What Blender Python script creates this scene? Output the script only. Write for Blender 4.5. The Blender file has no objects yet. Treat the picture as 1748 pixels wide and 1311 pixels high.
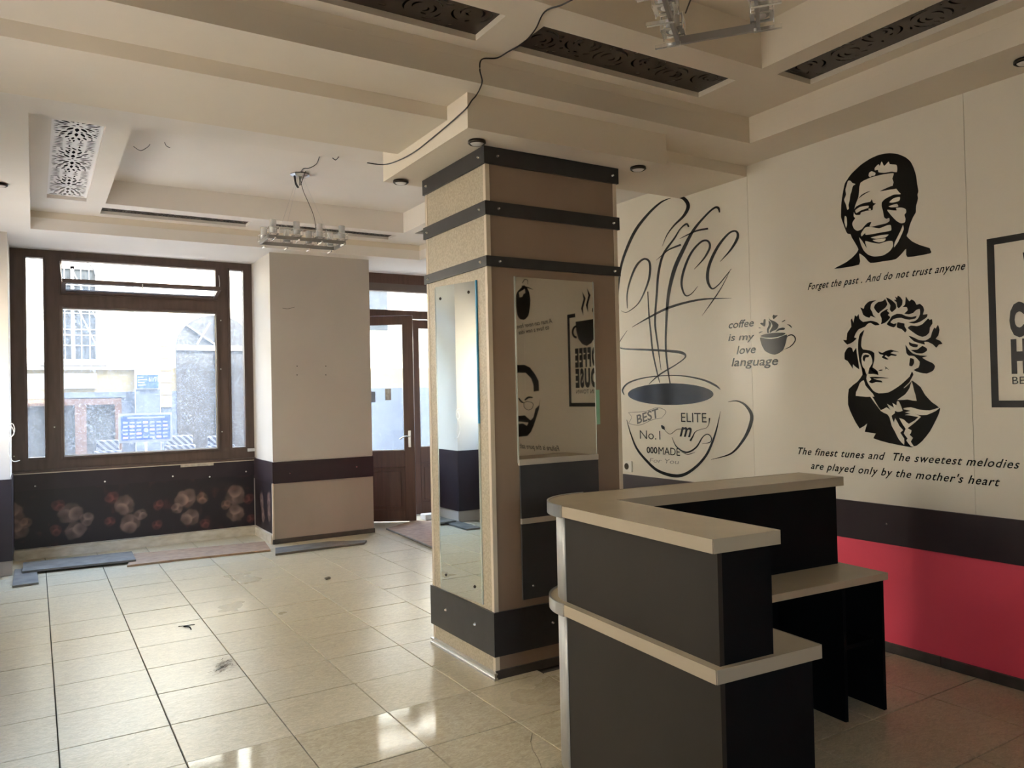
import bpy, bmesh, math, random
import numpy as np
from mathutils import Vector, Matrix
from mathutils.geometry import tessellate_polygon
random.seed(7)
sc = bpy.context.scene
COL = sc.collection
# ------------------------------------------------------------------ camera
# metric room: X to the right, Y towards the shop window, Z up; the lens stands 1.5 m above the floor
YAW, PITCH, ROLL, FPX = 0.55437167, 0.01438621, -0.02187061, 1318.23
CAMZ = 1.5
def cam_axes():
    cy, sy = math.cos(YAW), math.sin(YAW); cp, sp = math.cos(PITCH), math.sin(PITCH)
    fw = Vector((sy*cp, cy*cp, sp)); rt = Vector((cy, -sy, 0)); up = rt.cross(fw)
    cr, sr = math.cos(ROLL), math.sin(ROLL)
    return cr*rt+sr*up, -sr*rt+cr*up, fw
RT, UP, FW = cam_axes()
cd = bpy.data.cameras.new('camera'); cam = bpy.data.objects.new('camera', cd); COL.objects.link(cam)
cd.sensor_width = 36; cd.lens = FPX/1748*36; cd.clip_start = .05; cd.clip_end = 200
m = Matrix.Identity(4)
for i, v in enumerate((RT, UP, -FW)):
    for j in range(3): m[j][i] = v[j]
m[2][3] = CAMZ
cam.matrix_world = m
sc.camera = cam
def ray(x, y): return RT*((x-874)/FPX) - UP*((y-655.5)/FPX) + FW
def hit(x, y, ax, v):
    d = ray(x, y); o = Vector((0, 0, CAMZ)); return o + d*((v-o[ax])/d[ax])
def onx(x, y, X=4.105): return hit(x, y, 0, X)
def ony(x, y, Y): return hit(x, y, 1, Y)
def onz(x, y, Z=0): return hit(x, y, 2, Z)
# ------------------------------------------------------------------ world, sun, portals, exposure
w = bpy.data.worlds.new('world'); sc.world = w; w.use_nodes = True
nt = w.node_tree; bg = nt.nodes['Background']
sky = nt.nodes.new('ShaderNodeTexSky'); sky.sky_type = 'NISHITA'; sky.sun_disc = False
sky.sun_elevation = math.radians(48); sky.sun_rotation = math.radians(120)
sky.air_density = 1.2; sky.dust_density = 2.5
tint = nt.nodes.new('ShaderNodeMix'); tint.data_type = 'RGBA'; tint.blend_type = 'MULTIPLY'; tint.inputs[0].default_value = 1
tint.inputs[7].default_value = (1, .93, .85, 1)
nt.links.new(sky.outputs[0], tint.inputs[6]); nt.links.new(tint.outputs[2], bg.inputs[0]); bg.inputs[1].default_value = 3.4
def lamp(name, kind, loc, energy, color=(1, 1, 1), **k):
    l = bpy.data.lights.new(name, kind); l.energy = energy; l.color = color
    o = bpy.data.objects.new(name, l); COL.objects.link(o); o.location = loc
    for a, b in k.items(): setattr(l, a, b)
    return o
sun = lamp('sun', 'SUN', (0, -5, 20), 18, (1, .95, .87), angle=.01)
sd = Vector((0.55, -0.62, 0.85)).normalized()            # towards the sun
sun.rotation_euler = sd.to_track_quat('Z', 'Y').to_euler()
def portal(loc, sx, sy, direction):
    o = lamp('daylight_portal', 'AREA', loc, 1, shape='RECTANGLE', size=sx, size_y=sy)
    o.data.cycles.is_portal = True
    o.rotation_euler = (-Vector(direction)).to_track_quat('Z', 'Y').to_euler()
    return o
portal((1.0, 9.25, 2.0), 2.4, 2.2, (0, -1, 0))
portal((4.2, 9.25, 1.5), 1.9, 3.0, (0, -1, 0))
portal((-0.95, 3.1, 1.75), 1.7, 1.2, (1, 0, 0))
portal((0, -2.22, 1.85), .9, .7, (0, 1, 0))
portal((-0.95, 7.1, 1.75), 1.7, 1.9, (1, 0, 0))
sc.view_settings.view_transform = 'Standard'; sc.view_settings.look = 'None'
sc.view_settings.gamma = 1; sc.view_settings.use_curve_mapping = False
sc.view_settings.exposure = 1.55
sc.cycles.use_denoising = True
sc.cycles.max_bounces = 10; sc.cycles.diffuse_bounces = 7; sc.cycles.glossy_bounces = 5
sc.cycles.transparent_max_bounces = 12; sc.cycles.sample_clamp_indirect = 6
sc.cycles.caustics_reflective = False; sc.cycles.caustics_refractive = False
# ------------------------------------------------------------------ materials
def newmat(name, color=(.5, .5, .5), rough=.5, metal=0, spec=.5, coat=0):
    mt = bpy.data.materials.new(name); mt.use_nodes = True
    p = mt.node_tree.nodes['Principled BSDF']
    p.inputs['Base Color'].default_value = (*color, 1); p.inputs['Roughness'].default_value = rough
    p.inputs['Metallic'].default_value = metal; p.inputs['Specular IOR Level'].default_value = spec
    p.inputs['Coat Weight'].default_value = coat
    return mt
def noisy(name, c1, c2, scale=8, rough=.5, bump=0, detail=5, stretch=(1, 1, 1), metal=0, spec=.5, coat=0, contrast=(.3, .7), rvar=0, distort=0, coords='Object', bscale=None):
    mt = newmat(name, c1, rough, metal, spec, coat); n = mt.node_tree.nodes; L = mt.node_tree.links
    p = n['Principled BSDF']
    tc = n.new('ShaderNodeTexCoord'); mp = n.new('ShaderNodeMapping'); mp.inputs['Scale'].default_value = stretch
    if coords == 'World':
        g = n.new('ShaderNodeNewGeometry'); L.new(g.outputs['Position'], mp.inputs[0])
    else: L.new(tc.outputs[coords], mp.inputs[0])
    no = n.new('ShaderNodeTexNoise'); no.inputs['Scale'].default_value = scale; no.inputs['Detail'].default_value = detail
    no.inputs['Distortion'].default_value = distort
    L.new(mp.outputs[0], no.inputs['Vector'])
    r = n.new('ShaderNodeValToRGB'); r.color_ramp.elements[0].position, r.color_ramp.elements[1].position = contrast
    r.color_ramp.elements[0].color = (*c1, 1); r.color_ramp.elements[1].color = (*c2, 1)
    L.new(no.outputs[0], r.inputs[0]); L.new(r.outputs[0], p.inputs['Base Color'])
    if rvar:
        mr = n.new('ShaderNodeMapRange'); mr.inputs[3].default_value = rough-rvar; mr.inputs[4].default_value = rough+rvar
        L.new(no.outputs[0], mr.inputs[0]); L.new(mr.outputs[0], p.inputs['Roughness'])
    if bump:
        b = n.new('ShaderNodeBump'); b.inputs['Strength'].default_value = bump; b.inputs['Distance'].default_value = .002
        if bscale:
            n2 = n.new('ShaderNodeTexNoise'); n2.inputs['Scale'].default_value = bscale; n2.inputs['Detail'].default_value = 3
            L.new(mp.outputs[0], n2.inputs['Vector']); L.new(n2.outputs[0], b.inputs['Height'])
        else: L.new(no.outputs[0], b.inputs['Height'])
        L.new(b.outputs[0], p.inputs['Normal'])
    return mt
M = {}
M['ceil'] = noisy('ceiling_paint', (.70, .635, .53), (.75, .685, .58), 1.2, .75, .15, coords='World', bscale=40, spec=.2)
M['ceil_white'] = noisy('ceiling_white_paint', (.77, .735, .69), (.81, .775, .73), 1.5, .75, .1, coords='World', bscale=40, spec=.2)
M['panel'] = noisy('wall_panel_cream', (.70, .66, .57), (.74, .70, .61),   .8, .28, .2, coords='World', bscale=5, spec=.45)
M['wall'] = noisy('wall_paint_cream', (.56, .53, .48), (.60, .57, .52), 1.5, .6, .2, coords='World', bscale=30)
M['wall_taupe'] = noisy('pier_paint_taupe', (.40, .37, .335), (.44, .41, .37), 1.2, .6, .15, coords='World', bscale=30)
M['lowpanel'] = noisy('pier_low_panel_beige', (.30, .252, .21), (.34, .285, .24), 3, .45, .1, stretch=(1, 1, .3), coords='World')
M['dado'] = noisy('dado_dark_plum', (.022, .014, .018), (.032, .021, .025), 4, .42, .1, coords='World', spec=.4)
M['red'] = noisy('red_wall_paint', (.80, .07, .12), (.85, .08, .135), 2, .5, .15, coords='World', bscale=20)
M['skirt'] = noisy('dark_skirting', (.035, .03, .026), (.07, .06, .05), 10, .5, .2, coords='World')
M['base_white'] = noisy('dirty_white_baseboard', (.42, .37, .28), (.58, .54, .45), 9, .6, .3, stretch=(1, 1, 2), coords='World')
M['grout'] = newmat('dark_grout', (.05, .045, .035), .9)
M['laminate'] = noisy('beige_linen_laminate', (.33, .285, .205), (.44, .385, .285), 90, .42, .35, detail=3, coords='World', contrast=(.35, .65))
M['lam_edge'] = newmat('pale_corner_trim', (.62, .54, .43), .35)
M['lam_front'] = noisy('brown_laminate', (.235, .17, .12), (.275, .20, .145), 3, .4, .08, stretch=(1, 1, .2), coords='World')
M['band'] = noisy('black_band', (.018, .017, .018), (.026, .025, .026), 12, .36, .1, coords='World', spec=.5)
M['chrome'] = newmat('chrome', (.85, .85, .85), .12, 1)
M['steel'] = newmat('brushed_steel', (.62, .62, .62), .3, 1)
M['frame_grey'] = newmat('satin_grey_metal', (.30, .29, .28), .35, .7)
M['mirror'] = newmat('mirror_glass', (.80, .84, .80), .015, 1)
M['mirror_edge'] = newmat('mirror_bevel', (.75, .82, .78), .15, .6)
M['greyboard'] = noisy('charcoal_board', (.035, .036, .038), (.045, .046, .048), 5, .4, .05, coords='World')
M['strip'] = newmat('pale_strip', (.42, .38, .32), .4)
M['wood'] = noisy('brown_window_wood', (.072, .048, .039), (.10, .068, .056), 6, .42, .2, stretch=(4, 4, .6), coords='World', spec=.4)
M['doorwood'] = noisy('brown_door_wood', (.085, .042, .028), (.12, .06, .04), 6, .4, .2, stretch=(5, 5, .5), coords='World', spec=.4)
M['counter'] = noisy('charcoal_laminate', (.020, .0165, .012), (.026, .021, .016), 2.5, .5, .06, coords='World', bscale=60, spec=.25)
M['counter_in'] = noisy('shaded_black_laminate', (.005, .005, .005), (.008, .008, .008), 2.5, .6, .05, coords='World', spec=.05)  # black deepened to hold the shade on the counter's camera-facing ends
M['top'] = noisy('greige_countertop', (.40, .33, .225), (.46, .385, .265), 7, .33, .05, coords='World', stretch=(1, 1, 1))
M['topedge'] = newmat('countertop_edge', (.36, .305, .225), .4)
M['alu'] = noisy('brushed_aluminium_post', (.34, .34, .33), (.42, .42, .41), 4, .4, 0, stretch=(20, 20, .4), metal=.15, coords='World')
M['vinyl'] = newmat('black_vinyl', (.006, .006, .0055), .24, spec=.35)
M['gloss_vinyl'] = newmat('glossy_black_vinyl', (.010, .010, .009), .10, spec=.6)
M['grey_vinyl'] = newmat('grey_vinyl', (.10, .10, .095), .35)
M['cable'] = newmat('black_cable', (.012, .010, .009), .5)
M['bronze'] = newmat('dark_bronze', (.04, .03, .02), .35, .7)
M['lens'] = newmat('frosted_lens', (.75, .72, .68), .4)
M['plate_white'] = newmat('white_lattice', (.86, .84, .84), .4)
M['plate_unlit'] = noisy('unlit_brown_lattice', (.022, .014, .010), (.036, .024, .017), 12, .35, .2, coords='World')  # dark brown carries the unlit look of the ceiling plates
M['hole_dark'] = newmat('dark_recess', (.006, .005, .005), .9, spec=.05)  # near-black puts the shade of lattice holes into the backing colour
M['hole_grey'] = newmat('grey_recess', (.75, .72, .68), .6)
M['board_brown'] = noisy('brown_particle_board', (.20, .125, .07), (.30, .20, .12), 14, .8, .3, coords='World')
M['board_grey'] = noisy('grey_tile_offcut', (.085, .077, .062), (.15, .138, .112), 10, .75, .3, coords='World')
M['socket'] = newmat('white_plastic', (.75, .73, .68), .35)
M['sticker'] = noisy('torn_sticker', (.55, .50, .42), (.35, .30, .24), 30, .6, coords='World')
M['street'] = noisy('street_paving', (.16, .155, .145), (.2, .195, .185), 6, .8, coords='World')
M['fac_white'] = noisy('facade_white_stucco', (.55, .52, .43), (.60, .57, .48), 2, .8, .3, coords='World')
M['fac_yellow'] = noisy('facade_yellow_stucco', (.15, .112, .052), (.17, .13, .062), 2, .8, .3, coords='World')
M['fac_blue'] = noisy('facade_blue_grey_plinth', (.030, .044, .068), (.040, .056, .084), 3, .8, .3, coords='World')
M['fac_trim'] = newmat('facade_grey_trim', (.12, .12, .12), .8)
M['fac_dark'] = noisy('dark_old_door', (.010, .010, .011), (.02, .019, .019), 4, .5, .2, coords='World')
M['fac_glass'] = newmat('far_window_glass', (.02, .024, .028), .15)
M['fac_wood'] = noisy('red_brown_shopfront_wood', (.034, .014, .008), (.045, .019, .011), 6, .6, coords='World')
M['bluesign'] = newmat('blue_street_sign', (.004, .03, .11), .4)
M['blueboard'] = newmat('blue_menu_board', (.012, .06, .30), .35)
M['white'] = newmat('white_print', (.2, .21, .23), .5)
M['pinkprint'] = newmat('pink_print', (.75, .35, .45), .5)
M['stone'] = noisy('pale_stone_step', (.45, .44, .42), (.55, .54, .52), 8, .7, .3, coords='World')
M['green'] = newmat('green_protective_film', (.25, .50, .36), .4)
M['bluefilm'] = newmat('blue_protective_film', (.02, .22, .42), .4)
# striped chair fabric
def striped():
    mt = newmat('blue_white_striped_fabric', (.8, .8, .8), .8); n = mt.node_tree.nodes; L = mt.node_tree.links
    g = n.new('ShaderNodeNewGeometry'); wv = n.new('ShaderNodeTexWave'); wv.inputs['Scale'].default_value = 7; wv.bands_direction = 'DIAGONAL'
    r = n.new('ShaderNodeValToRGB'); r.color_ramp.interpolation = 'CONSTANT'; r.color_ramp.elements[1].position = .5
    r.color_ramp.elements[0].color = (.16, .165, .18, 1); r.color_ramp.elements[1].color = (.02, .028, .055, 1)
    L.new(g.outputs['Position'], wv.inputs['Vector']); L.new(wv.outputs[0], r.inputs[0]); L.new(r.outputs[0], n['Principled BSDF'].inputs[0])
    return mt
M['stripe'] = striped()
# floor tile: polished cream marble-look ceramic, with veins, dust and a scuff
def tilemat(name, rough, dust):
    mt = newmat(name, (.6, .55, .43), rough); n = mt.node_tree.nodes; L = mt.node_tree.links; p = n['Principled BSDF']
    p.inputs['Specular IOR Level'].default_value = .27
    g = n.new('ShaderNodeNewGeometry'); oi = n.new('ShaderNodeObjectInfo')
    sc_ = n.new('ShaderNodeVectorMath'); sc_.operation = 'SCALE'
    cmb = n.new('ShaderNodeCombineXYZ'); L.new(oi.outputs['Random'], cmb.inputs[0]); L.new(oi.outputs['Random'], cmb.inputs[2])
    L.new(cmb.outputs[0], sc_.inputs[0]); sc_.inputs['Scale'].default_value = 37
    ad = n.new('ShaderNodeVectorMath'); L.new(g.outputs['Position'], ad.inputs[0]); L.new(sc_.outputs[0], ad.inputs[1])
    mp = n.new('ShaderNodeMapping'); mp.inputs['Scale'].default_value = (1, 2.2, 1); L.new(ad.outputs[0], mp.inputs[0])
    n1 = n.new('ShaderNodeTexNoise'); n1.inputs['Scale'].default_value = 8; n1.inputs['Detail'].default_value = 4; n1.inputs['Distortion'].default_value = 3
    L.new(mp.outputs[0], n1.inputs['Vector'])
    r = n.new('ShaderNodeValToRGB'); e = r.color_ramp.elements
    e[0].position = .25; e[0].color = (.36, .315, .215, 1); e[1].position = .75; e[1].color = (.46, .41, .295, 1)
    L.new(n1.outputs[0], r.inputs[0])
    # world-fixed dirt
    n2 = n.new('ShaderNodeTexNoise'); n2.inputs['Scale'].default_value = 1.1; n2.inputs['Detail'].default_value = 8; L.new(g.outputs['Position'], n2.inputs['Vector'])
    r2 = n.new('ShaderNodeValToRGB'); r2.color_ramp.elements[0].position = .35; r2.color_ramp.elements[1].position = .80
    r2.color_ramp.elements[0].color = (1, 1, 1, 1); r2.color_ramp.elements[1].color = (.95, .93, .90, 1)
    L.new(n2.outputs[0], r2.inputs[0])
    mx = n.new('ShaderNodeMix'); mx.data_type = 'RGBA'; mx.blend_type = 'MULTIPLY'; mx.inputs[0].default_value = 1
    L.new(r.outputs[0], mx.inputs[6]); L.new(r2.outputs[0], mx.inputs[7])
    # small dark specks
    n3 = n.new('ShaderNodeTexNoise'); n3.inputs['Scale'].default_value = 42; n3.inputs['Detail'].default_value = 5; L.new(g.outputs['Position'], n3.inputs['Vector'])
    r3 = n.new('ShaderNodeValToRGB'); r3.color_ramp.elements[0].position = .70; r3.color_ramp.elements[1].position = .76
    r3.color_ramp.elements[0].color = (1, 1, 1, 1); r3.color_ramp.elements[1].color = (.45, .40, .33, 1); L.new(n3.outputs[0], r3.inputs[0])
    mx2 = n.new('ShaderNodeMix'); mx2.data_type = 'RGBA'; mx2.blend_type = 'MULTIPLY'; mx2.inputs[0].default_value = 1
    L.new(mx.outputs[2], mx2.inputs[6]); L.new(r3.outputs[0], mx2.inputs[7])
    n4 = n.new('ShaderNodeTexNoise'); n4.inputs['Scale'].default_value = 16; n4.inputs['Detail'].default_value = 4; n4.inputs['Distortion'].default_value = 2.5; L.new(mp.outputs[0], n4.inputs['Vector'])
    r4 = n.new('ShaderNodeValToRGB'); q = r4.color_ramp.elements; q[0].position = .44; q[0].color = (1, 1, 1, 1); q[1].position = .62; q[1].color = (1, 1, 1, 1)
    z = q.new(.53); z.color = (1.22, 1.22, 1.2, 1); L.new(n4.outputs[0], r4.inputs[0])
    mx3 = n.new('ShaderNodeMix'); mx3.data_type = 'RGBA'; mx3.blend_type = 'MULTIPLY'; mx3.inputs[0].default_value = 1
    L.new(mx2.outputs[2], mx3.inputs[6]); L.new(r4.outputs[0], mx3.inputs[7])
    L.new(mx3.outputs[2], p.inputs['Base Color'])
    mr = n.new('ShaderNodeMapRange'); mr.inputs[1].default_value = .3; mr.inputs[2].default_value = .7
    mr.inputs[3].default_value = rough-dust; mr.inputs[4].default_value = rough+dust
    L.new(n2.outputs[0], mr.inputs[0]); L.new(mr.outputs[0], p.inputs['Roughness'])
    b = n.new('ShaderNodeBump'); b.inputs['Strength'].default_value = .12; b.inputs['Distance'].default_value = .001
    L.new(n1.outputs[0], b.inputs['Height']); L.new(b.outputs[0], p.inputs['Normal'])
    return mt
M['tile'] = tilemat('cream_floor_tile', .30, .03)
M['tile_clean'] = tilemat('polished_floor_tile', .07, .02)
# dusty glass
def glassmat(name, haze, tint=(.9, .95, 1)):
    mt = bpy.data.materials.new(name); mt.use_nodes = True; n = mt.node_tree.nodes; L = mt.node_tree.links; n.clear()
    out = n.new('ShaderNodeOutputMaterial'); tr = n.new('ShaderNodeBsdfTransparent'); tl = n.new('ShaderNodeBsdfTranslucent'); gl = n.new('ShaderNodeBsdfGlossy')
    tr.inputs[0].default_value = (*tint, 1); tl.inputs[0].default_value = (.9, .93, .97, 1); gl.inputs['Roughness'].default_value = .03
    g = n.new('ShaderNodeNewGeometry')
    a = n.new('ShaderNodeTexNoise'); a.inputs['Scale'].default_value = 26; a.inputs['Detail'].default_value = 8; a.inputs['Distortion'].default_value = 3
    L.new(g.outputs['Position'], a.inputs['Vector'])
    r = n.new('ShaderNodeValToRGB'); r.color_ramp.elements[0].position = .48; r.color_ramp.elements[1].position = .66
    r.color_ramp.elements[0].color = (haze*.45,)*3+(1,); r.color_ramp.elements[1].color = (haze*2.0,)*3+(1,)
    L.new(a.outputs[0], r.inputs[0])
    m1 = n.new('ShaderNodeMixShader'); L.new(r.outputs[0], m1.inputs[0]); L.new(tr.outputs[0], m1.inputs[1]); L.new(tl.outputs[0], m1.inputs[2])
    m2 = n.new('ShaderNodeMixShader'); m2.inputs[0].default_value = .03; L.new(m1.outputs[0], m2.inputs[1]); L.new(gl.outputs[0], m2.inputs[2])
    L.new(m2.outputs[0], out.inputs[0]); return mt
M['glass'] = glassmat('dusty_window_glass', .05, (.84, .88, .91))
M['glass_clear'] = glassmat('window_glass', .04, (.90, .92, .94))
def lampglass():
    mt = bpy.data.materials.new('frosted_lamp_glass'); mt.use_nodes = True; n = mt.node_tree.nodes; L = mt.node_tree.links; n.clear()
    out = n.new('ShaderNodeOutputMaterial'); tr = n.new('ShaderNodeBsdfTransparent'); df = n.new('ShaderNodeBsdfDiffuse'); gl = n.new('ShaderNodeBsdfGlossy')
    df.inputs[0].default_value = (.85, .85, .83, 1); gl.inputs['Roughness'].default_value = .08
    a = n.new('ShaderNodeMixShader'); b = n.new('ShaderNodeMixShader'); a.inputs[0].default_value = .42; b.inputs[0].default_value = .12
    L.new(tr.outputs[0], a.inputs[1]); L.new(df.outputs[0], a.inputs[2]); L.new(a.outputs[0], b.inputs[1]); L.new(gl.outputs[0], b.inputs[2]); L.new(b.outputs[0], out.inputs[0]); return mt
M['lampglass'] = lampglass()
# ------------------------------------------------------------------ mesh helpers
class MB:
    def __init__(s): s.bm = bmesh.new()
    def box(s, x0, x1, y0, y1, z0, z1, bev=0, mat=None):
        r = bmesh.ops.create_cube(s.bm, size=1)
        T = Matrix.Translation(((x0+x1)/2, (y0+y1)/2, (z0+z1)/2)) @ Matrix.Diagonal((abs(x1-x0), abs(y1-y0), abs(z1-z0), 1))
        bmesh.ops.transform(s.bm, matrix=(mat @ T) if mat else T, verts=r['verts'])
        if bev:
            es = list({e for v in r['verts'] for e in v.link_edges})
            bmesh.ops.bevel(s.bm, geom=es, offset=bev, segments=2, affect='EDGES', profile=.6)
        return s
    def cyl(s, a, b, r, n=16, r2=None):
        a = Vector(a); b = Vector(b); d = b-a
        q = bmesh.ops.create_cone(s.bm, cap_ends=True, segments=n, radius1=r, radius2=r if r2 is None else r2, depth=d.length)
        bmesh.ops.transform(s.bm, matrix=Matrix.Translation((a+b)/2) @ d.to_track_quat('Z', 'Y').to_matrix().to_4x4(), verts=q['verts'])
        return s
    def tube(s, pts, r, n=8):
        pts = smooth([tuple(p) for p in pts], 6); rings = []
        for i, p in enumerate(pts):
            p = Vector(p); t = Vector(pts[min(i+1, len(pts)-1)])-Vector(pts[max(i-1, 0)])
            q = t.to_track_quat('Z', 'Y')
            rings.append([s.bm.verts.new(p + q @ Vector((r*math.cos(2*math.pi*k/n), r*math.sin(2*math.pi*k/n), 0))) for k in range(n)])
        for A, B in zip(rings, rings[1:]):
            for k in range(n): s.bm.faces.new((A[k], A[(k+1) % n], B[(k+1) % n], B[k]))
        s.bm.faces.new(rings[0][::-1]); s.bm.faces.new(rings[-1]); return s
    def lathe(s, prof, c=(0, 0, 0), n=24, axis='Z'):
        rings = []
        for r, z in prof:
            ring = []
            for k in range(n):
                t = 2*math.pi*k/n; v = Vector((r*math.cos(t), r*math.sin(t), z))
                if axis == 'X': v = Vector((-v.z, v.y, v.x))
                if axis == 'Y': v = Vector((v.x, -v.z, v.y))
                ring.append(s.bm.verts.new(Vector(c)+v))
            rings.append(ring)
        for A, B in zip(rings, rings[1:]):
            for k in range(n): s.bm.faces.new((A[k], A[(k+1) % n], B[(k+1) % n], B[k]))
        s.bm.faces.new(rings[0]); s.bm.faces.new(rings[-1][::-1]); return s
    def prism(s, poly, z0, z1):
        lo = [s.bm.verts.new((x, y, z0)) for x, y in poly]; hi = [s.bm.verts.new((x, y, z1)) for x, y in poly]
        N = len(poly)
        for k in range(N): s.bm.faces.new((lo[k], lo[(k+1) % N], hi[(k+1) % N], hi[k]))
        for t in tessellate_polygon([[Vector((x, y, 0)) for x, y in poly]]):
            s.bm.faces.new([lo[i] for i in t]); s.bm.faces.new([hi[i] for i in t])
        return s
    def done(s, name, mat, parent=None, smooth_=False, loc=None):
        bmesh.ops.recalc_face_normals(s.bm, faces=s.bm.faces)
        me = bpy.data.meshes.new(name); s.bm.to_mesh(me); s.bm.free()
        if smooth_:
            for f in me.polygons: f.use_smooth = len(f.vertices) <= 4
        me.materials.append(mat)
        return obj(name, me, parent, loc)
def obj(name, me, parent=None, loc=None):
    o = bpy.data.objects.new(name, me); COL.objects.link(o)
    if parent is not None:
        o.parent = parent
        # parts are written in world coordinates: undo the parent's own placement
        if parent.get('_world', 1): o.matrix_parent_inverse = parent_world(parent).inverted()
    if loc: o.location = loc
    return o
def parent_world(o):
    mw = o.matrix_basis.copy()
    while o.parent: mw = o.parent.matrix_basis @ o.matrix_parent_inverse @ mw; o = o.parent
    return mw
def smooth(pts, n=6):
    if len(pts) < 3: return pts
    P = [pts[0]]+list(pts)+[pts[-1]]; out = []
    for i in range(1, len(P)-2):
        for k in range(n):
            t = k/n
            out.append(tuple(.5*((2*b)+(-a+c)*t+(2*a-5*b+4*c-d)*t*t+(-a+3*b-3*c+d)*t**3) for a, b, c, d in zip(P[i-1], P[i], P[i+1], P[i+2])))
    out.append(tuple(P[-2])); return out
def tag(o, label=None, cat=None, group=None, kind=None):
    if label: o['label'] = label
    if cat: o['category'] = cat
    if group: o['group'] = group
    if kind: o['kind'] = kind
    return o
def empty(name, loc, label, cat, group=None, rz=0):
    o = bpy.data.objects.new(name, None); COL.objects.link(o); o.location = loc; o.rotation_euler = (0, 0, rz); o.empty_display_size = .1
    return tag(o, label, cat, group)
def S(o): o['kind'] = 'structure'; return o
def copy_tree(o, parent=None):
    c = o.copy(); COL.objects.link(c)
    if parent is not None: c.parent = parent
    for ch in list(o.children): copy_tree(ch, c)
    return c
def screw_mb(mb, p, ax, r=.008, h=.006):
    p = Vector(p); d = Vector((0, 0, 0)); d[abs(ax)-1] = h*(1 if ax > 0 else -1)
    mb.cyl(p, p+d, r, 10, r*.55); return mb
def slab_holes(mb, x0, x1, y0, y1, z0, z1, holes):
    xs = sorted({x0, x1, *[h[0] for h in holes], *[h[1] for h in holes]}); ys = sorted({y0, y1, *[h[2] for h in holes], *[h[3] for h in holes]})
    for a, b in zip(xs, xs[1:]):
        for c, d in zip(ys, ys[1:]):
            mx_, my_ = (a+b)/2, (c+d)/2
            if any(h[0] < mx_ < h[1] and h[2] < my_ < h[3] for h in holes): continue
            mb.box(a, b, c, d, z0, z1)
    return mb
def curve_mesh(cu):
    o = bpy.data.objects.new('tmp', cu); COL.objects.link(o)
    dg = bpy.context.evaluated_depsgraph_get(); me = bpy.data.meshes.new_from_object(o.evaluated_get(dg))
    COL.objects.unlink(o); bpy.data.objects.remove(o); return me
def text_mesh(s, size=1, shear=0, offset=0, extrude=0, spacing=1):
    cu = bpy.data.curves.new('t', 'FONT'); cu.body = s; cu.size = size; cu.shear = shear; cu.offset = offset; cu.extrude = extrude; cu.space_character = spacing
    cu.resolution_u = 3; cu.fill_mode = 'BOTH' if extrude else 'FRONT'
    return curve_mesh(cu)
# ================================================================== FLOOR
X0, XR = -0.75, 4.105
YB, YW = -2.0, 9.0
TX0, TDX, TY0, TDY = 0.0745, 0.448, 3.037, 0.4462
fl = S(MB().box(-1.0, 5.4, YB-.2, 9.4, -.16, -.011).done('floor', M['grout']))
def tile_mesh(w_, d_):
    mb = MB(); mb.box(-w_/2, w_/2, -d_/2, d_/2, -.010, 0)
    es = [e for e in mb.bm.edges if all(v.co.z > -.001 for v in e.verts)]
    bmesh.ops.bevel(mb.bm, geom=es, offset=.0018, segments=1, affect='EDGES')
    me = bpy.data.meshes.new('floor_tile'); mb.bm.to_mesh(me); mb.bm.free(); return me
tm = tile_mesh(TDX-.005, TDY-.005); tm.materials.append(M['tile'])
tm2 = tm.copy(); tm2.materials.clear(); tm2.materials.append(M['tile_clean'])
clean = {(i, j): (random.gauss(0, .0015), random.gauss(0, .0015)) for i in range(1, 5) for j in range(-4, 1) if (i, j) not in ((1, 0), (4, 0))}
clean[(1, 0)] = (0, .001)
for i in range(-2, 12):
    for j in range(-5, 14):
        cx, cy = TX0+(i+.5)*TDX, TY0+(j+.5)*TDY
        if i >= 9 and not (cy > 8.1): continue
        if cx > 5.2 or (cx > 3.3 and cy < 1.2 and i > 8): continue
        if 2.2 < cx < 2.9 and 3.7 < cy < 4.2: continue
        cl = clean.get((i, j))
        if (i, j) == (3, -1): continue
        o = bpy.data.objects.new('floor_tile', tm2 if cl else tm); COL.objects.link(o); o.parent = fl
        tx, ty = cl if cl else (0, 0)
        o.location = (cx, cy, random.uniform(-.0012, .0006)+(.001 if cl else 0))
        o.rotation_euler = (ty+random.gauss(0, .0012), tx+random.gauss(0, .0012), 0)
# the cracked tile in two pieces
cx0, cx1 = TX0+3*TDX+.0025, TX0+4*TDX-.0025; cy0, cy1 = TY0-TDY+.0025, TY0-.0025
pa = onz(888, 1218); crack = [(cx1-.005-.15, cy0), (cx1-.115, cy0+.09), (cx1-.09, cy0+.17), (cx1-.055, cy0+.24), (cx1, cy0+.31)]
MB().prism([(cx0, cy0)]+[(x-.001, y) for x, y in crack]+[(cx1, cy1), (cx0, cy1)], -.010, .0008).done('floor_tile', M['tile_clean'], fl)
MB().prism([(x+.001, y-.001) for x, y in crack]+[(cx1, cy0)], -.010, -.0006).done('floor_tile', M['tile'], fl)
# the part of the floor behind the camera, tiles joined
mb = MB()
for i in range(-2, 9):
    for j in range(-12, -5):
        cx, cy = TX0+(i+.5)*TDX, TY0+(j+.5)*TDY
        mb.box(cx-.2215, cx+.2215, max(cy-.22, YB), cy+.22, -.010, 0)
tag(mb.done('tile_field', M['tile'], fl), kind='stuff')
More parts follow.
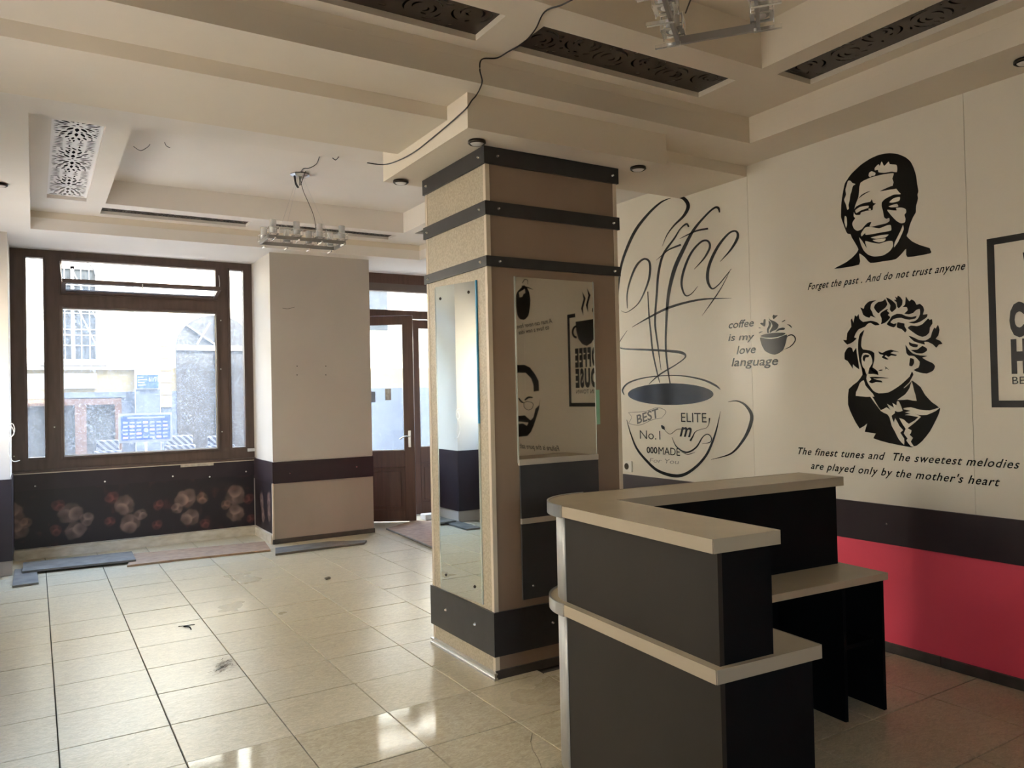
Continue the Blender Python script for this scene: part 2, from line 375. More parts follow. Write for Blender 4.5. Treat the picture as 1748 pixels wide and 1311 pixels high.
# ================================================================== WALLS
# right wall: backing + panels with joints, dado band, red lower part
WR = S(MB().box(XR+.02, XR+.22, YB, 8.0, 0, 3.6).box(XR+.02, 5.3, 8.0, 8.2, 0, 3.6).done('wall_right', M['wall']))
seams = [YB, -.74, .70, 2.135, 3.562, 4.99, 6.45, 8.0]
for a, b in zip(seams, seams[1:]):
    MB().box(XR, XR+.02, a+.0012, b-.0012, .72, 3.08).done('wall_panel', M['panel'], WR)
MB().box(XR, XR+.02, YB, 8.0, 0, .72).done('painted_lower_wall', M['red'], WR)['label'] = 'red painted lower wall'
db = MB().box(XR-.014, XR, YB, 8.0, .612, .834).done('dado_band', M['dado'], WR); db['label'] = 'dark plum dado band'
mb = None
for yy in (.4, 1.1, 1.83, 2.62, 3.4, 4.15, 4.79):
    screw_mb(MB(), (XR-.014, yy, .725), -1, .008).done('screw', M['chrome'], db)
bs = S(MB().done('baseboard_right', M['skirt'])) if False else None
mbb = MB()
for a, b in zip([YB, -.4, .6, 1.35, 2.33, 3.3, 4.3, 5.3, 6.3, 7.3], [-.4, .6, 1.35, 2.33, 3.3, 4.3, 5.3, 6.3, 7.3, 8.0]):
    mbb.box(XR-.018, XR, a+.002, b-.002, 0, .055, .003)
S(mbb.done('baseboard_right', M['skirt']))
# left wall: two unseen windows added for daylight fill, dado and flower paper
WL = MB()
for ya, yb in ((YB, 2.5), (3.7, 6.15), (8.05, 9.2)): WL.box(X0-.2, X0, ya, yb, 0, 3.6)
for ya, yb, za in ((2.5, 3.7, .9), (6.15, 8.05, 1.3)): WL.box(X0-.2, X0, ya, yb, 2.6, 3.6).box(X0-.2, X0, ya, yb, 0, za)
WL = S(WL.done('wall_left', M['wall']))
MB().box(X0, X0+.014, 3.7, 8.2, .61, .84).done('dado_band', M['dado'], WL)
MB().box(X0, X0+.02, 3.7, 8.2, 0, .10).done('skirting', M['base_white'], WL)
for nm_, ya, yb, za in (('added_window_2', 2.5, 3.7, .9), ('added_window_3', 6.15, 8.05, 1.3)):  # frames of the unseen windows added for side light
    ym = (ya+yb)/2; q = (X0-.14, X0-.1)
    S(MB().box(*q, ya, yb, 2.54, 2.6).box(*q, ya, yb, za, za+.06).box(*q, ya, ya+.06, za+.06, 2.54).box(*q, yb-.06, yb, za+.06, 2.54).box(*q, ym-.03, ym+.03, za+.06, 2.54).done(nm_, M['wood']))
bwx = (-.45, .45, 1.5, 2.2)  # rear window opening, added out of view to let in fill light
S(MB().box(-1.0, bwx[0], YB-.2, YB, 0, 3.6).box(bwx[1], 5.3, YB-.2, YB, 0, 3.6).box(bwx[0], bwx[1], YB-.2, YB, 0, bwx[2]).box(bwx[0], bwx[1], YB-.2, YB, bwx[3], 3.6).done('wall_back', M['wall']))
S(MB().box(-.45, .45, YB-.12, YB-.08, 1.5, 1.55).box(-.45, .45, YB-.12, YB-.08, 2.15, 2.2).box(-.45, -.40, YB-.12, YB-.08, 1.55, 2.15).box(.40, .45, YB-.12, YB-.08, 1.55, 2.15).done('added_window_4', M['wood']))
# front (street) wall: pier left, pier right, lower parts
WF = MB()
WF.box(-.95, -.19, 8.2, 9.3, 0, 3.6)                # left pier
WF.box(2.12, 3.21, 8.2, 9.3, 0, 3.6)                # pier between window and door
WF.box(-.19, 2.12, 9.0, 9.3, 0, .83)                # under the window
WF.box(-.19, 5.3, 9.0, 9.3, 3.07, 3.6)
WF.box(4.95, 5.3, 8.2, 9.3, 0, 3.6)
WF = S(WF.done('wall_front', M['wall']))
MB().box(2.114, 3.214, 8.194, 8.2, .86, 3.055).done('pier_facing', M['wall_taupe'], WF)['label'] = 'taupe facing board of the pier'
MB().box(2.114, 3.214, 8.190, 8.2, .0, .632).done('pier_low_panel', M['lowpanel'], WF)['label'] = 'beige lower panel of the pier'
b_ = MB().box(2.105, 3.218, 8.180, 8.2, .628, .852).box(2.105, 2.12, 8.2, 9.0, .628, .852).done('dado_band', M['dado'], WF); b_['label'] = 'dark plum dado band'
for px_, py_ in ((495, 808), (609, 797)):
    p = ony(px_, py_, 8.18); screw_mb(MB(), p, -2, .009).done('screw', M['chrome'], b_)
MB().box(2.098, 2.114, 8.178, 8.20, .0, .632).done('corner_strip', M['lam_edge'], WF)
MB().box(2.098, 3.22, 8.172, 8.2, 0, .048).done('skirting', M['skirt'], WF)
MB().box(-.7, -.18, 8.18, 8.2, .13, .85).box(-.19, -.178, 8.2, 9.0, .13, .85).done('dado_panel', M['dado'], WF)
MB().box(-.7, -.18, 8.186, 8.2, 0, .13).done('pier_low_panel', M['lowpanel'], WF)
wb = MB().box(-.178, 2.105, 8.978, 9.0, .665, .832).done('dado_band', M['dado'], WF)
for q in ((60, 830), (179, 822), (295, 813), (358, 814), (420, 805)):
    screw_mb(MB(), ony(*q, 8.978), -2, .009).done('screw', M['socket'], wb)
MB().box(-.19, 2.12, 8.965, 9.0, .826, .838).done('sill_strip', M['lam_edge'], WF)
mb = MB().box(-.178, 2.105, 8.90, 9.0, 0, .095).box(2.085, 2.105, 8.2, 8.9, 0, .095)
S(mb.done('baseboard_front', M['base_white']))
# holes left by old fixings on the pier, and a scratch
for q in ((507, 625), (507, 640), (556, 625), (556, 640)):
    MB().cyl(ony(*q, 8.1945), ony(*q, 8.193), .006, 8).done('plug_hole', M['hole_dark'], WF)
MB().tube([ony(482, 526, 8.194), ony(492, 527, 8.192), ony(503, 524, 8.194)], .0022, 5).done('scratch', M['skirt'], WF)
# dark rose wallpaper: flat print kept in a colour attribute
def wallpaper(name, o3, du, dv, W_, H_, roses, parent):
    nu, nv = int(W_/.009), int(H_/.009)
    us = np.linspace(0, W_, nu+1); vs = np.linspace(0, H_, nv+1); U, V = np.meshgrid(us, vs, indexing='ij')
    rs = np.random.RandomState(3); base = np.zeros(U.shape+(3,)); base[:] = (.012, .007, .009)
    gn = rs.rand(60, 30)
    def nz(u, v, s):
        a = np.mod(u*s, 59); b = np.mod(v*s, 29); i, j = a.astype(int), b.astype(int); fu, fv = a-i, b-j
        return gn[i, j]*(1-fu)*(1-fv)+gn[i+1, j]*fu*(1-fv)+gn[i, j+1]*(1-fu)*fv+gn[i+1, j+1]*fu*fv
    wob = nz(U, V, 22)-.5; wob2 = nz(U+3, V+1, 40)-.5
    for (ru, rv, R, col) in roses:
        du_, dv_ = U-ru, V-rv; r = np.sqrt(du_**2+dv_**2)/R*(1+.5*wob); th = np.arctan2(dv_, du_)
        body = np.clip(1-r**2, 0, 1)
        val = 0*r
        for q in range(7):       # overlapping petals: crescents around the heart
            a_ = q*2.4+ru*9; px__, py__ = .38*np.cos(a_)*(.4+q/8), .38*np.sin(a_)*(.4+q/8)
            rr_ = np.sqrt((du_/R-px__)**2+(dv_/R-py__)**2)*(1+.25*wob)
            pet = np.clip((.62-rr_)/.12, 0, 1); shade = (.25+.75*np.clip(rr_/.6, 0, 1)**1.5)*(.35+.6*((q*37) % 7)/7)
            val = val*(1-pet)+pet*shade
        val = body*(.04+val*.55)
        base = base*(1-.6*body[..., None])+(val*1.9)[..., None]*np.array(col)
    base += (np.clip(nz(U+9, V, 14)-.72, 0, 1)*.12)[..., None]*np.array((.9, .2, .15))
    verts = [(o3+du*float(u)+dv*float(v))[:] for u in us for v in vs]
    faces = [(i*(nv+1)+j, (i+1)*(nv+1)+j, (i+1)*(nv+1)+j+1, i*(nv+1)+j+1) for i in range(nu) for j in range(nv)]
    me = bpy.data.meshes.new(name); me.from_pydata(verts, [], faces)
    ca = me.color_attributes.new('print', 'FLOAT_COLOR', 'POINT')
    buf = np.ones((U.size, 4), 'f'); buf[:, :3] = np.clip(base, 0, 1).reshape(-1, 3); ca.data.foreach_set('color', buf.ravel())
    if 'paper' not in M:
        mt = newmat('rose_wallpaper_print', (.02, .02, .02), .45); at = mt.node_tree.nodes.new('ShaderNodeAttribute'); at.attribute_name = 'print'
        mt.node_tree.links.new(at.outputs[0], mt.node_tree.nodes['Principled BSDF'].inputs[0]); M['paper'] = mt
    me.materials.append(M['paper']); o = obj(name, me, parent); o['label'] = 'dark wallpaper printed with pale roses'; return o
cA, cB, cC = (.30, .17, .12), (.32, .21, .17), (.20, .055, .05)
ro = []
for px_, py_, R_, c_ in [(120, 876, .10, cB), (128, 905, .085, cB), (100, 862, .055, cC), (148, 886, .06, cB), (95, 905, .05, cC),
                         (212, 862, .095, cB), (222, 893, .09, cB), (192, 850, .06, cC), (240, 878, .055, cB), (188, 890, .05, cC),
                         (318, 852, .10, cB), (325, 883, .085, cB), (345, 850, .06, cA), (303, 868, .055, cB), (350, 893, .05, cC), (270, 862, .05, cC), (268, 896, .05, cC),
                         (402, 846, .10, cB), (402, 876, .09, cB), (385, 862, .05, cA), (425, 852, .055, cC), (428, 885, .045, cC), (22, 878, .09, cB), (30, 905, .09, cB), (45, 893, .05, cA)]:
    p = ony(px_, py_, 8.99); ro.append((p.x+.178, p.z-.095, R_*1.22, c_))
wallpaper('wallpaper', Vector((-.178, 8.992, .095)), Vector((1, 0, 0)), Vector((0, 0, 1)), 2.283, .57, ro, WF)
wallpaper('wallpaper', Vector((2.117, 9.0, .095)), Vector((0, -1, 0)), Vector((0, 0, 1)), .79, .533, [(.3, .3, .10, cB), (.34, .16, .09, cB), (.6, .35, .09, cB), (.6, .2, .09, cB)], WF)
wallpaper('wallpaper', Vector((X0+.003, 3.7, .10)), Vector((0, 1, 0)), Vector((0, 0, 1)), 4.5, .51, [(x, z, .13, (.34, .30, .30)) for x, z in [(.5, .3), (.6, .15), (1.3, .35), (1.4, .2), (2.1, .3), (2.2, .12), (2.9, .35), (3.0, .18), (3.6, .3), (3.8, .15), (4.4, .3), (4.5, .15)]], WL)
# ================================================================== CEILING
ZN, ZRN, ZTN = 3.01, 3.17, 3.40      # near coffer: border, ring, inner
ZF, ZRF, ZTF = 3.055, 3.22, 3.43     # far coffer
C1 = (-.01, 3.745, .0, 3.222); I1 = (.5, 3.24, .52, 2.695)
C2 = (-.01, 3.74, 4.80, 7.97); I2 = (.54, 3.305, 5.31, 7.43)
G1 = [(.525, 1.785, 2.865, 3.14), (1.985, 3.235, 2.865, 3.14), (3.37, 3.645, 1.45, 2.705)]
G2 = [(.108, .396, 5.36, 7.43), (.525, 1.80, 7.60, 7.85), (1.985, 3.295, 7.58, 7.81), (3.42, 3.66, 5.36, 7.40)]
mb = MB()
slab_holes(mb, -.95, 5.3, YB-.1, 3.565, ZN, 3.12, [C1])
slab_holes(mb, C1[0]-.1, C1[1]+.1, C1[2]-.1, C1[3]+.1, ZRN, ZTN+.02, [I1]+G1)
mb.box(C1[0], C1[1], C1[2], C1[3], ZTN, ZTN+.2)
for c_, z0, z1 in ((C1, 3.12, ZTN), (C2, 3.16, ZTF)):
    mb.box(c_[0]-.12, c_[0], c_[2]-.12, c_[3]+.12, z0+.0005, z1+.2).box(c_[1], c_[1]+.12, c_[2]-.12, c_[3]+.12, z0+.0005, z1+.2)
    mb.box(c_[0], c_[1], c_[2]-.12, c_[2], z0+.0005, z1+.2).box(c_[0], c_[1], c_[3], c_[3]+.12, z0+.0005, z1+.2)
mb.box(-.95, 5.3, YB-.2, 9.4, 3.62, 3.8)
CE = S(mb.done('ceiling', M['ceil']))
mb = MB()
slab_holes(mb, -.95, 5.3, 4.21, 9.0, ZF, 3.16, [C2])
slab_holes(mb, C2[0]-.1, C2[1]+.1, C2[2]-.1, C2[3]+.1, ZRF, ZTF+.02, [I2]+G2)
mb.box(C2[0], C2[1], C2[2], C2[3], ZTF, ZTF+.15)
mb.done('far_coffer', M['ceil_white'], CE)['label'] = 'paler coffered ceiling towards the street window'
MB().box(-.95, XR+.02, 3.565, 4.21, 2.94, 3.4).done('beam', M['ceil'], CE)
MB().box(1.846, 3.172, 3.345, 4.436, 2.832, 3.2).done('column_capital', M['ceil'], CE)['label'] = 'plain box capital over the column'
# cracks in the far coffer
for pts in ([(590+0, 392), (655, 377), (683, 355)],):
    pass
for q in ([(228, 250), (240, 257), (252, 251), (256, 246)], [(281, 243), (284, 249), (290, 252)]):
    MB().tube([onz(x, y, ZTF-.001) for x, y in q], .003, 5).done('ceiling_crack', M['skirt'], CE)
# lattice grilles
def leaf(cx, cy, ang, L_, W_, blunt=.35):
    pts = []
    n = 6
    for k in range(n+1):
        t = k/n; pts.append((t*L_, W_*.5*math.sin(math.pi*t**blunt)*(1)))
    pts = pts[:-1]+[(L_, 0)]+[(x, -y) for x, y in reversed(pts[1:-1])]
    c, s = math.cos(ang), math.sin(ang)
    return [(cx+x*c-y*s, cy+x*s+y*c) for x, y in pts]
def overlap_ok(p, others, gap):
    for q in others:
        for (x, y) in p:
            for (u, v) in q:
                if (x-u)**2+(y-v)**2 < gap*gap: return False
    return True
def grille_mesh(name, W_, L_, holes, mat, t=.0016):
    cu = bpy.data.curves.new('g', 'CURVE'); cu.dimensions = '2D'; cu.fill_mode = 'BOTH'; cu.extrude = t/2
    def sp(pts):
        s = cu.splines.new('POLY'); s.points.add(len(pts)-1); s.use_cyclic_u = True
        for k, (x, y) in enumerate(pts): s.points[k].co = (x, y, 0, 1)
    sp([(0, 0), (W_, 0), (W_, L_), (0, L_)])
    for h in holes: sp(h)
    me = curve_mesh(cu); me.materials.clear(); me.materials.append(mat); me.name = name; return me
def starpattern(W_, L_, y0, period, seedv=1):
    H = []
    def add(p):
        if all(.012 < x < W_-.012 and .012 < y < L_-.012 for x, y in p) and overlap_ok(p, H, .0055): H.append(p)
    k = -2
    cx = W_/2
    while y0+k*period < L_+period:
        cy = y0+k*period; my = cy+period/2
        for a in range(6):
            an = math.pi*(a+.5)/3; add(leaf(cx+.010*math.cos(an), cy+.010*math.sin(an), an, .032, .018, .6))
        for a in range(14):
            an = 2*math.pi*(a+.5)/14; add(leaf(cx+.050*math.cos(an), cy+.050*math.sin(an), an, .085, .026, .8))
        for a in range(22):
            an = 2*math.pi*(a+.5)/22; add(leaf(cx+.09*math.cos(an), cy+.15*math.sin(an), an, .085, .022, .8))
        for a in range(22):
            an = 2*math.pi*(a)/22; add(leaf(cx+.10*math.cos(an), cy+.25*math.sin(an), an*.8+.3, .06, .020, .8))
        for sx in (-1, 1):
            for sy in (-1, 1): add(leaf(cx+sx*.006, my+sy*.014, math.atan2(sy*.25, sx), .05, .022, 1.6))
            for dy in (-.09, -.06, -.03, 0, .03, .06, .09): add(leaf(cx+sx*.064, my+dy, math.atan2(dy*4, sx), .066, .018, .8))
            for q in range(18):
                yy = cy+(q-9)*.045; add(leaf(cx+sx*(W_/2-.013), yy, math.atan2(.25*(1 if q % 2 else -1), -sx), .034, .016, .8))
        rs = random.Random(3)
        for q in range(500):
            y_ = cy+rs.uniform(-.4, .4); x_ = rs.uniform(.01, W_/2-.006); a_ = math.atan2(y_-cy, x_-W_/2)+rs.uniform(-.3, .3); L_q = rs.uniform(.025, .05)
            p1 = leaf(x_, y_, a_, L_q, .014, .8); p2 = [(W_-u, v) for u, v in p1][::-1]; n0 = len(H); add(p1)
            if len(H) > n0: add(p2)
        k += 1
    return H
def swirlpattern(W_, L_, seedv):
    rs = random.Random(seedv); H = []
    def add(p):
        if all(.008 < x < W_-.008 and .008 < y < L_-.008 for x, y in p) and overlap_ok(p, H, .007): H.append(p)
    def arc(cx, cy, r, a0, a1, w_):
        n = 8; o = []; i_ = []
        for k in range(n+1):
            t = k/n; a = a0+(a1-a0)*t; ww = w_*math.sin(math.pi*t)
            o.append((cx+(r+ww)*math.cos(a), cy+(r+ww)*math.sin(a))); i_.append((cx+(r-ww*.2)*math.cos(a), cy+(r-ww*.2)*math.sin(a)))
        return o+i_[::-1][1:-1]
    y = .1; side = 1
    while y < L_:
        cx = W_/2+side*.03
        for r, a0, a1 in ((.085, .3, 1.6), (.085, 2.2, 3.5), (.085, 4.1, 5.4), (.05, 1.0, 2.6), (.05, 3.6, 5.0), (.02, 0, 2.5)):
            add(arc(cx, y, r, a0*side, a1*side, .010))
        for q in range(9): add(leaf(rs.uniform(.02, W_-.02), y+rs.uniform(-.1, .1), rs.uniform(0, 6.28), rs.uniform(.02, .04), .012, .7))
        y += .21; side = -side
    return H
def grille(h, z, pat, mats, label, group, wide_x=False):
    x0, x1, y0, y1 = h; W_, L_ = x1-x0, y1-y0
    if wide_x: holes = [[(y, x) for x, y in p] for p in pat(L_, W_)]
    else: holes = pat(W_, L_)
    me = grille_mesh('lattice_plate', W_, L_, holes, mats[0])
    e = empty('ceiling_grille', (x0, y0, z), label, 'ceiling grille', group)
    o = bpy.data.objects.new('lattice_plate', me); COL.objects.link(o); o.parent = e; o.location = (0, 0, .03)
    bk = MB().box(0, W_, 0, L_, .12, .135).done('backing', mats[1]); bk.parent = e
    rim = MB(); slab_holes(rim, 0, W_, 0, L_, .062, .12, [(.004, W_-.004, .004, L_-.004)]); rr = rim.done('rim', mats[2]); rr.parent = e
    return e
mw_ = (M['plate_white'], M['hole_dark'], M['ceil_white']); md_ = (M['plate_unlit'], M['hole_grey'], M['plate_unlit']); ms_ = (M['plate_unlit'], M['hole_dark'], M['plate_unlit'])
pw = lambda W_, L_: starpattern(W_, L_, 5.517-5.36, .785)
pw2 = lambda W_, L_: starpattern(W_, L_, .2, .785)
grille(G2[0], ZRF, pw, mw_, 'white floral lattice ceiling grille at the upper left above the window', None)
grille(G2[1], ZRF, pw2, ms_, 'narrow ceiling grille over the street window, left of the hanging chandelier', 'narrow ceiling slots', True)
grille(G2[2], ZRF, pw2, ms_, 'narrow ceiling grille directly behind the far chandelier lamps', 'narrow ceiling slots', True)
grille(G2[3], ZRF, pw2, ms_, 'narrow ceiling grille whose tip shows left of the column', 'narrow ceiling slots')
grille(G1[0], ZRN, lambda a, b: swirlpattern(a, b, 1), md_, 'dark swirl ceiling grille at the top, left of the hanging black wire', 'dark swirl grilles', True)
grille(G1[1], ZRN, lambda a, b: swirlpattern(a, b, 2), md_, 'dark swirl ceiling grille above the column, below the near chandelier', 'dark swirl grilles', True)
grille(G1[2], ZRN, lambda a, b: swirlpattern(a, b, 3), md_, 'dark swirl ceiling grille running along the mural wall at top right', 'dark swirl grilles')
# downlights
def downlight(p, label):
    e = empty('downlight', p, label, 'ceiling light', 'round ceiling downlights')
    a = MB().lathe([(.034, 0), (.046, -.002), (.048, -.014), (.040, -.020), (.036, -.012), (.034, 0)], (0, 0, 0)).done('ring', M['bronze'], smooth_=True); a.parent = e
    b = MB().lathe([(.0005, -.023), (.028, -.022), (.035, -.016), (.035, 0), (.0005, 0)]).done('lens', M['lens'], smooth_=True); b.parent = e
p = onz(814, 240, 2.832); downlight((p.x, p.y, 2.832), 'round downlight above the front left corner of the column')
p = onz(684, 308, 2.832); downlight((p.x, p.y, 2.832), 'round downlight left of the column top, behind the front one')
p = onz(1089, 285, 2.832); downlight((p.x, p.y, 2.832), 'round downlight right of the column top beside the mural')
p = onz(0, 313, ZF); downlight((p.x, p.y, ZF), 'round downlight cut by the left edge above the window')
p = onz(1750, 101, ZN); downlight((p.x, p.y, ZN), 'round downlight cut by the right edge above the mural wall')
# ================================================================== COLUMN
cx0, cx1, cy0, cy1 = 2.06, 2.95, 3.55, 4.29
COLM = empty('column', ((cx0+cx1)/2, (cy0+cy1)/2, 0), 'square beige column with black screwed bands in the middle of the room', 'column')
MB().box(cx0+.004, cx1-.004, cy0+.004, cy1-.004, 0, 2.832).done('core', M['lam_front'], COLM)
MB().box(cx0, cx0+.004, cy0+.02, cy1-.02, .0, 2.832).done('side_panel', M['laminate'], COLM)['label'] = 'textured light beige side panel'
MB().box(cx0+.02, cx1-.02, cy0, cy0+.004, 0, 2.832).done('front_panel', M['lam_front'], COLM)['label'] = 'smooth brown front panel'
for (x, y) in ((cx0, cy0), (cx1, cy0), (cx0, cy1), (cx1, cy1)):
    sx = 1 if x == cx0 else -1; sy = 1 if y == cy0 else -1
    MB().box(x-.003*sx, x+.022*sx, y-.003*sy, y+.003*sy, .02, 2.832).box(x-.003*sx, x+.003*sx, y, y+.022*sy, .02, 2.832).done('corner_trim', M['lam_edge'], COLM)
for z0, z1, nm in ((2.738, 2.830, 0), (2.465, 2.538, 0), (2.190, 2.245, 0), (.120, .352, 1)):
    t = .014; mb = MB(); o_ = t+.002
    slab_holes(mb, cx0-t, cx1+t, cy0-t, cy1+t, z0, z1, [(cx0-.001, cx1+.001, cy0-.001, cy1+.001)])
    bd = mb.done('band', M['band'], COLM)
    if nm:
        sp_ = [((cx0-t, 4.10, .245), -1), ((cx0-t, 3.75, .245), -1), ((2.42, cy0-t, .24), -2)]
    else:
        zm = (z0+z1)/2
        sp_ = [((cx0-t, cy0+.05, zm), -1), ((cx0-t, cy1-.04, zm), -1), ((cx0+.07, cy0-t, zm), -2), ((cx1-.03, cy0-t, zm), -2)]
    for p, ax in sp_: screw_mb(MB(), p, ax, .009, .008).done('screw', M['chrome'], bd)
mb = MB().box(cx0-.022, cx0, cy0-.02, cy1+.01, 0, .012).box(cx0-.014, cx0, cy0-.012, cy1+.01, .012, .028).box(cx0-.02, cx0, cy0-.018, cy1+.01, .028, .036)
mb.done('floor_moulding', M['steel'], COLM)
MB().box(cx0-.004, cx1+.012, cy0-.012, cy0, 0, .045).done('skirting', M['skirt'], COLM)
# mirrors and boards screwed to the column
e = empty('mirror', (cx0-.006, 3.92, .37), 'tall narrow mirror on the window-facing side of the column', 'mirror')
mb = MB(); v = [(3.672, .372), (4.165, .352), (4.165, 2.158), (3.672, 2.128)]
bm_ = mb.bm; a_ = [bm_.verts.new((cx0-.008, y, z)) for y, z in v]; b2 = [bm_.verts.new((cx0-.0005, y, z)) for y, z in v]
bm_.faces.new(a_); bm_.faces.new(b2)
for k in range(4): bm_.faces.new((a_[k], a_[(k+1) % 4], b2[(k+1) % 4], b2[k]))
mb.done('mirror_glass', M['mirror'], e)
for y, z in ((3.75, 2.075), (4.10, 2.08), (3.75, .45), (4.10, .45)): screw_mb(MB(), (cx0-.008, y, z), -1, .010, .006).done('screw', M['bronze'], e)
MB().box(cx0-.010, cx0-.001, 3.662, 3.672, 1.35, 2.13).done('edge_film', M['bluefilm'], e)['label'] = 'blue protective film on the edge'
MB().box(cx0-.010, cx0-.001, 3.664, 3.672, .37, 1.35).done('edge_strip', M['mirror_edge'], e)
MB().box(cx0-.010, cx0-.001, 4.165, 4.172, .36, 2.15).done('edge_strip', M['mirror_edge'], e)
e = empty('mirror', (2.49, cy0-.006, 1.13), 'wall mirror on the camera-facing side of the column reflecting mural lettering', 'mirror')
MB().box(2.228, 2.757, cy0-.007, cy0-.0005, 1.150, 2.143).done('mirror_glass', newmat('dim_mirror', (.44, .41, .36), .02, 1), e)
MB().box(2.222, 2.228, cy0-.009, cy0-.0005, 1.13, 2.145).done('edge_strip', M['mirror_edge'], e)
MB().box(2.757, 2.762, cy0-.009, cy0-.0005, 1.13, 2.145).done('edge_strip', M['mirror_edge'], e)
MB().box(2.224, 2.765, cy0-.016, cy0-.0005, 1.118, 1.150, .003).done('bottom_rail', M['strip'], e)
MB().box(2.762, 2.79, cy0-.006, cy0-.0005, 1.32, 1.52).done('edge_film', M['green'], e)['label'] = 'strip of green film'
e = empty('wall_board', (2.49, cy0-.006, .39), 'charcoal board under the mirror on the column, with pale middle strip', 'board')
MB().box(2.232, 2.765, cy0-.012, cy0-.0005, .83, 1.118, .002).done('upper_panel', M['greyboard'], e)
MB().box(2.232, 2.765, cy0-.016, cy0-.0005, .80, .83, .002).done('strip', M['strip'], e)
MB().box(2.232, 2.765, cy0-.012, cy0-.0005, .392, .80, .002).done('lower_panel', M['greyboard'], e)
screw_mb(MB(), (2.30, cy0-.012, .46), -2, .008).done('screw', M['chrome'], e)
# ================================================================== WINDOW 1
def frame_rect(mb, x0, x1, z0, z1, y0, y1, t, bev=.004):
    mb.box(x0, x0+t, y0, y1, z0, z1, bev).box(x1-t, x1, y0, y1, z0, z1, bev).box(x0+t, x1-t, y0, y1, z0, z0+t, bev).box(x0+t, x1-t, y0, y1, z1-t, z1, bev)
YF0, YF1 = 8.985, 9.075
mb = MB()
wx0, wx1, wz0, wz1 = -.19, 2.12, .832, 3.068
openings = [(-.055, .088, .985, 2.972), (.250, 1.725, 2.640, 2.965), (.250, 1.725, .983, 2.478), (1.878, 2.022, .985, 2.972)]
xs = sorted({wx0, wx1, *[a for o in openings for a in o[:2]]}); zs = sorted({wz0, wz1, *[a for o in openings for a in o[2:]]})
for a, b in zip(xs, xs[1:]):
    for c, d in zip(zs, zs[1:]):
        if any(o[0] < (a+b)/2 < o[1] and o[2] < (c+d)/2 < o[3] for o in openings): continue
        mb.box(a, b, YF0+.02, YF1, c, d)
W1 = S(mb.done('window_1', M['wood']))
def casing(x0, x1, z0, z1, t=.022, proud=.02):
    mb = MB(); frame_rect(mb, x0-t, x1+t, z0-t, z1+t, YF0, YF0+proud, t, .003); mb.done('casing', M['wood'], W1)
for o in openings: casing(*o)
for (x0, x1, z0, z1) in (openings[0], openings[2], openings[3]):
    MB().box(x0, x1, 9.035, 9.041, z0, z1).done('pane', M['glass'], W1)
mb = MB(); frame_rect(mb, openings[2][0], openings[2][1], openings[2][2], openings[2][3], 9.025, 9.033, .008, 0); mb.done('glazing_bead', M['strip'], W1)
MB().box(wx0, wx1, 8.955, YF0+.02, .836, .86, .003).done('window_sill', M['wood'], W1)
# the open transom sash, hinged at its lower rail and tipped into the room
hz, hy = 2.642, 9.0
ang = math.radians(75)
T = Matrix.Translation((.245, hy, hz)) @ Matrix.Rotation(ang, 4, 'X')
mb = MB(); W_, H_ = 1.485, .30; t = .035
mb.box(0, W_, -.02, .02, 0, t, .003, T).box(0, W_, -.02, .02, H_-t, H_, .003, T).box(0, t, -.02, .02, t, H_-t, .003, T).box(W_-t, W_, -.02, .02, t, H_-t, .003, T)
sa = mb.done('open_sash', M['wood'], W1); sa['label'] = 'transom sash tipped open'
MB().box(t, W_-t, -.003, .003, t, H_-t, 0, T).done('sash_pane', M['glass_clear'], sa)
tip = T @ Vector((0, 0, H_))
MB().cyl((tip.x+W_*.48, tip.y-.01, tip.z), (tip.x+W_*.48, tip.y-.02, tip.z-.05), .006, 8).done('catch', M['steel'], sa)
MB().tube([(.235, 8.98, 2.95), (.24, 8.9, 2.82), (tip.x, tip.y, tip.z+.01)], .004, 6).done('stay', M['steel'], sa)
MB().tube([(1.76, 8.985, 2.90), (1.765, 8.97, 2.8), (1.75, 8.985, 2.68)], .004, 6).done('stay', M['steel'], sa)
for q in ((93, 729), (24, 779), (377, 547), (377, 630), (379, 737)):
    screw_mb(MB(), ony(*q, YF0), -2, .007, .004).done('screw', M['socket'], W1)
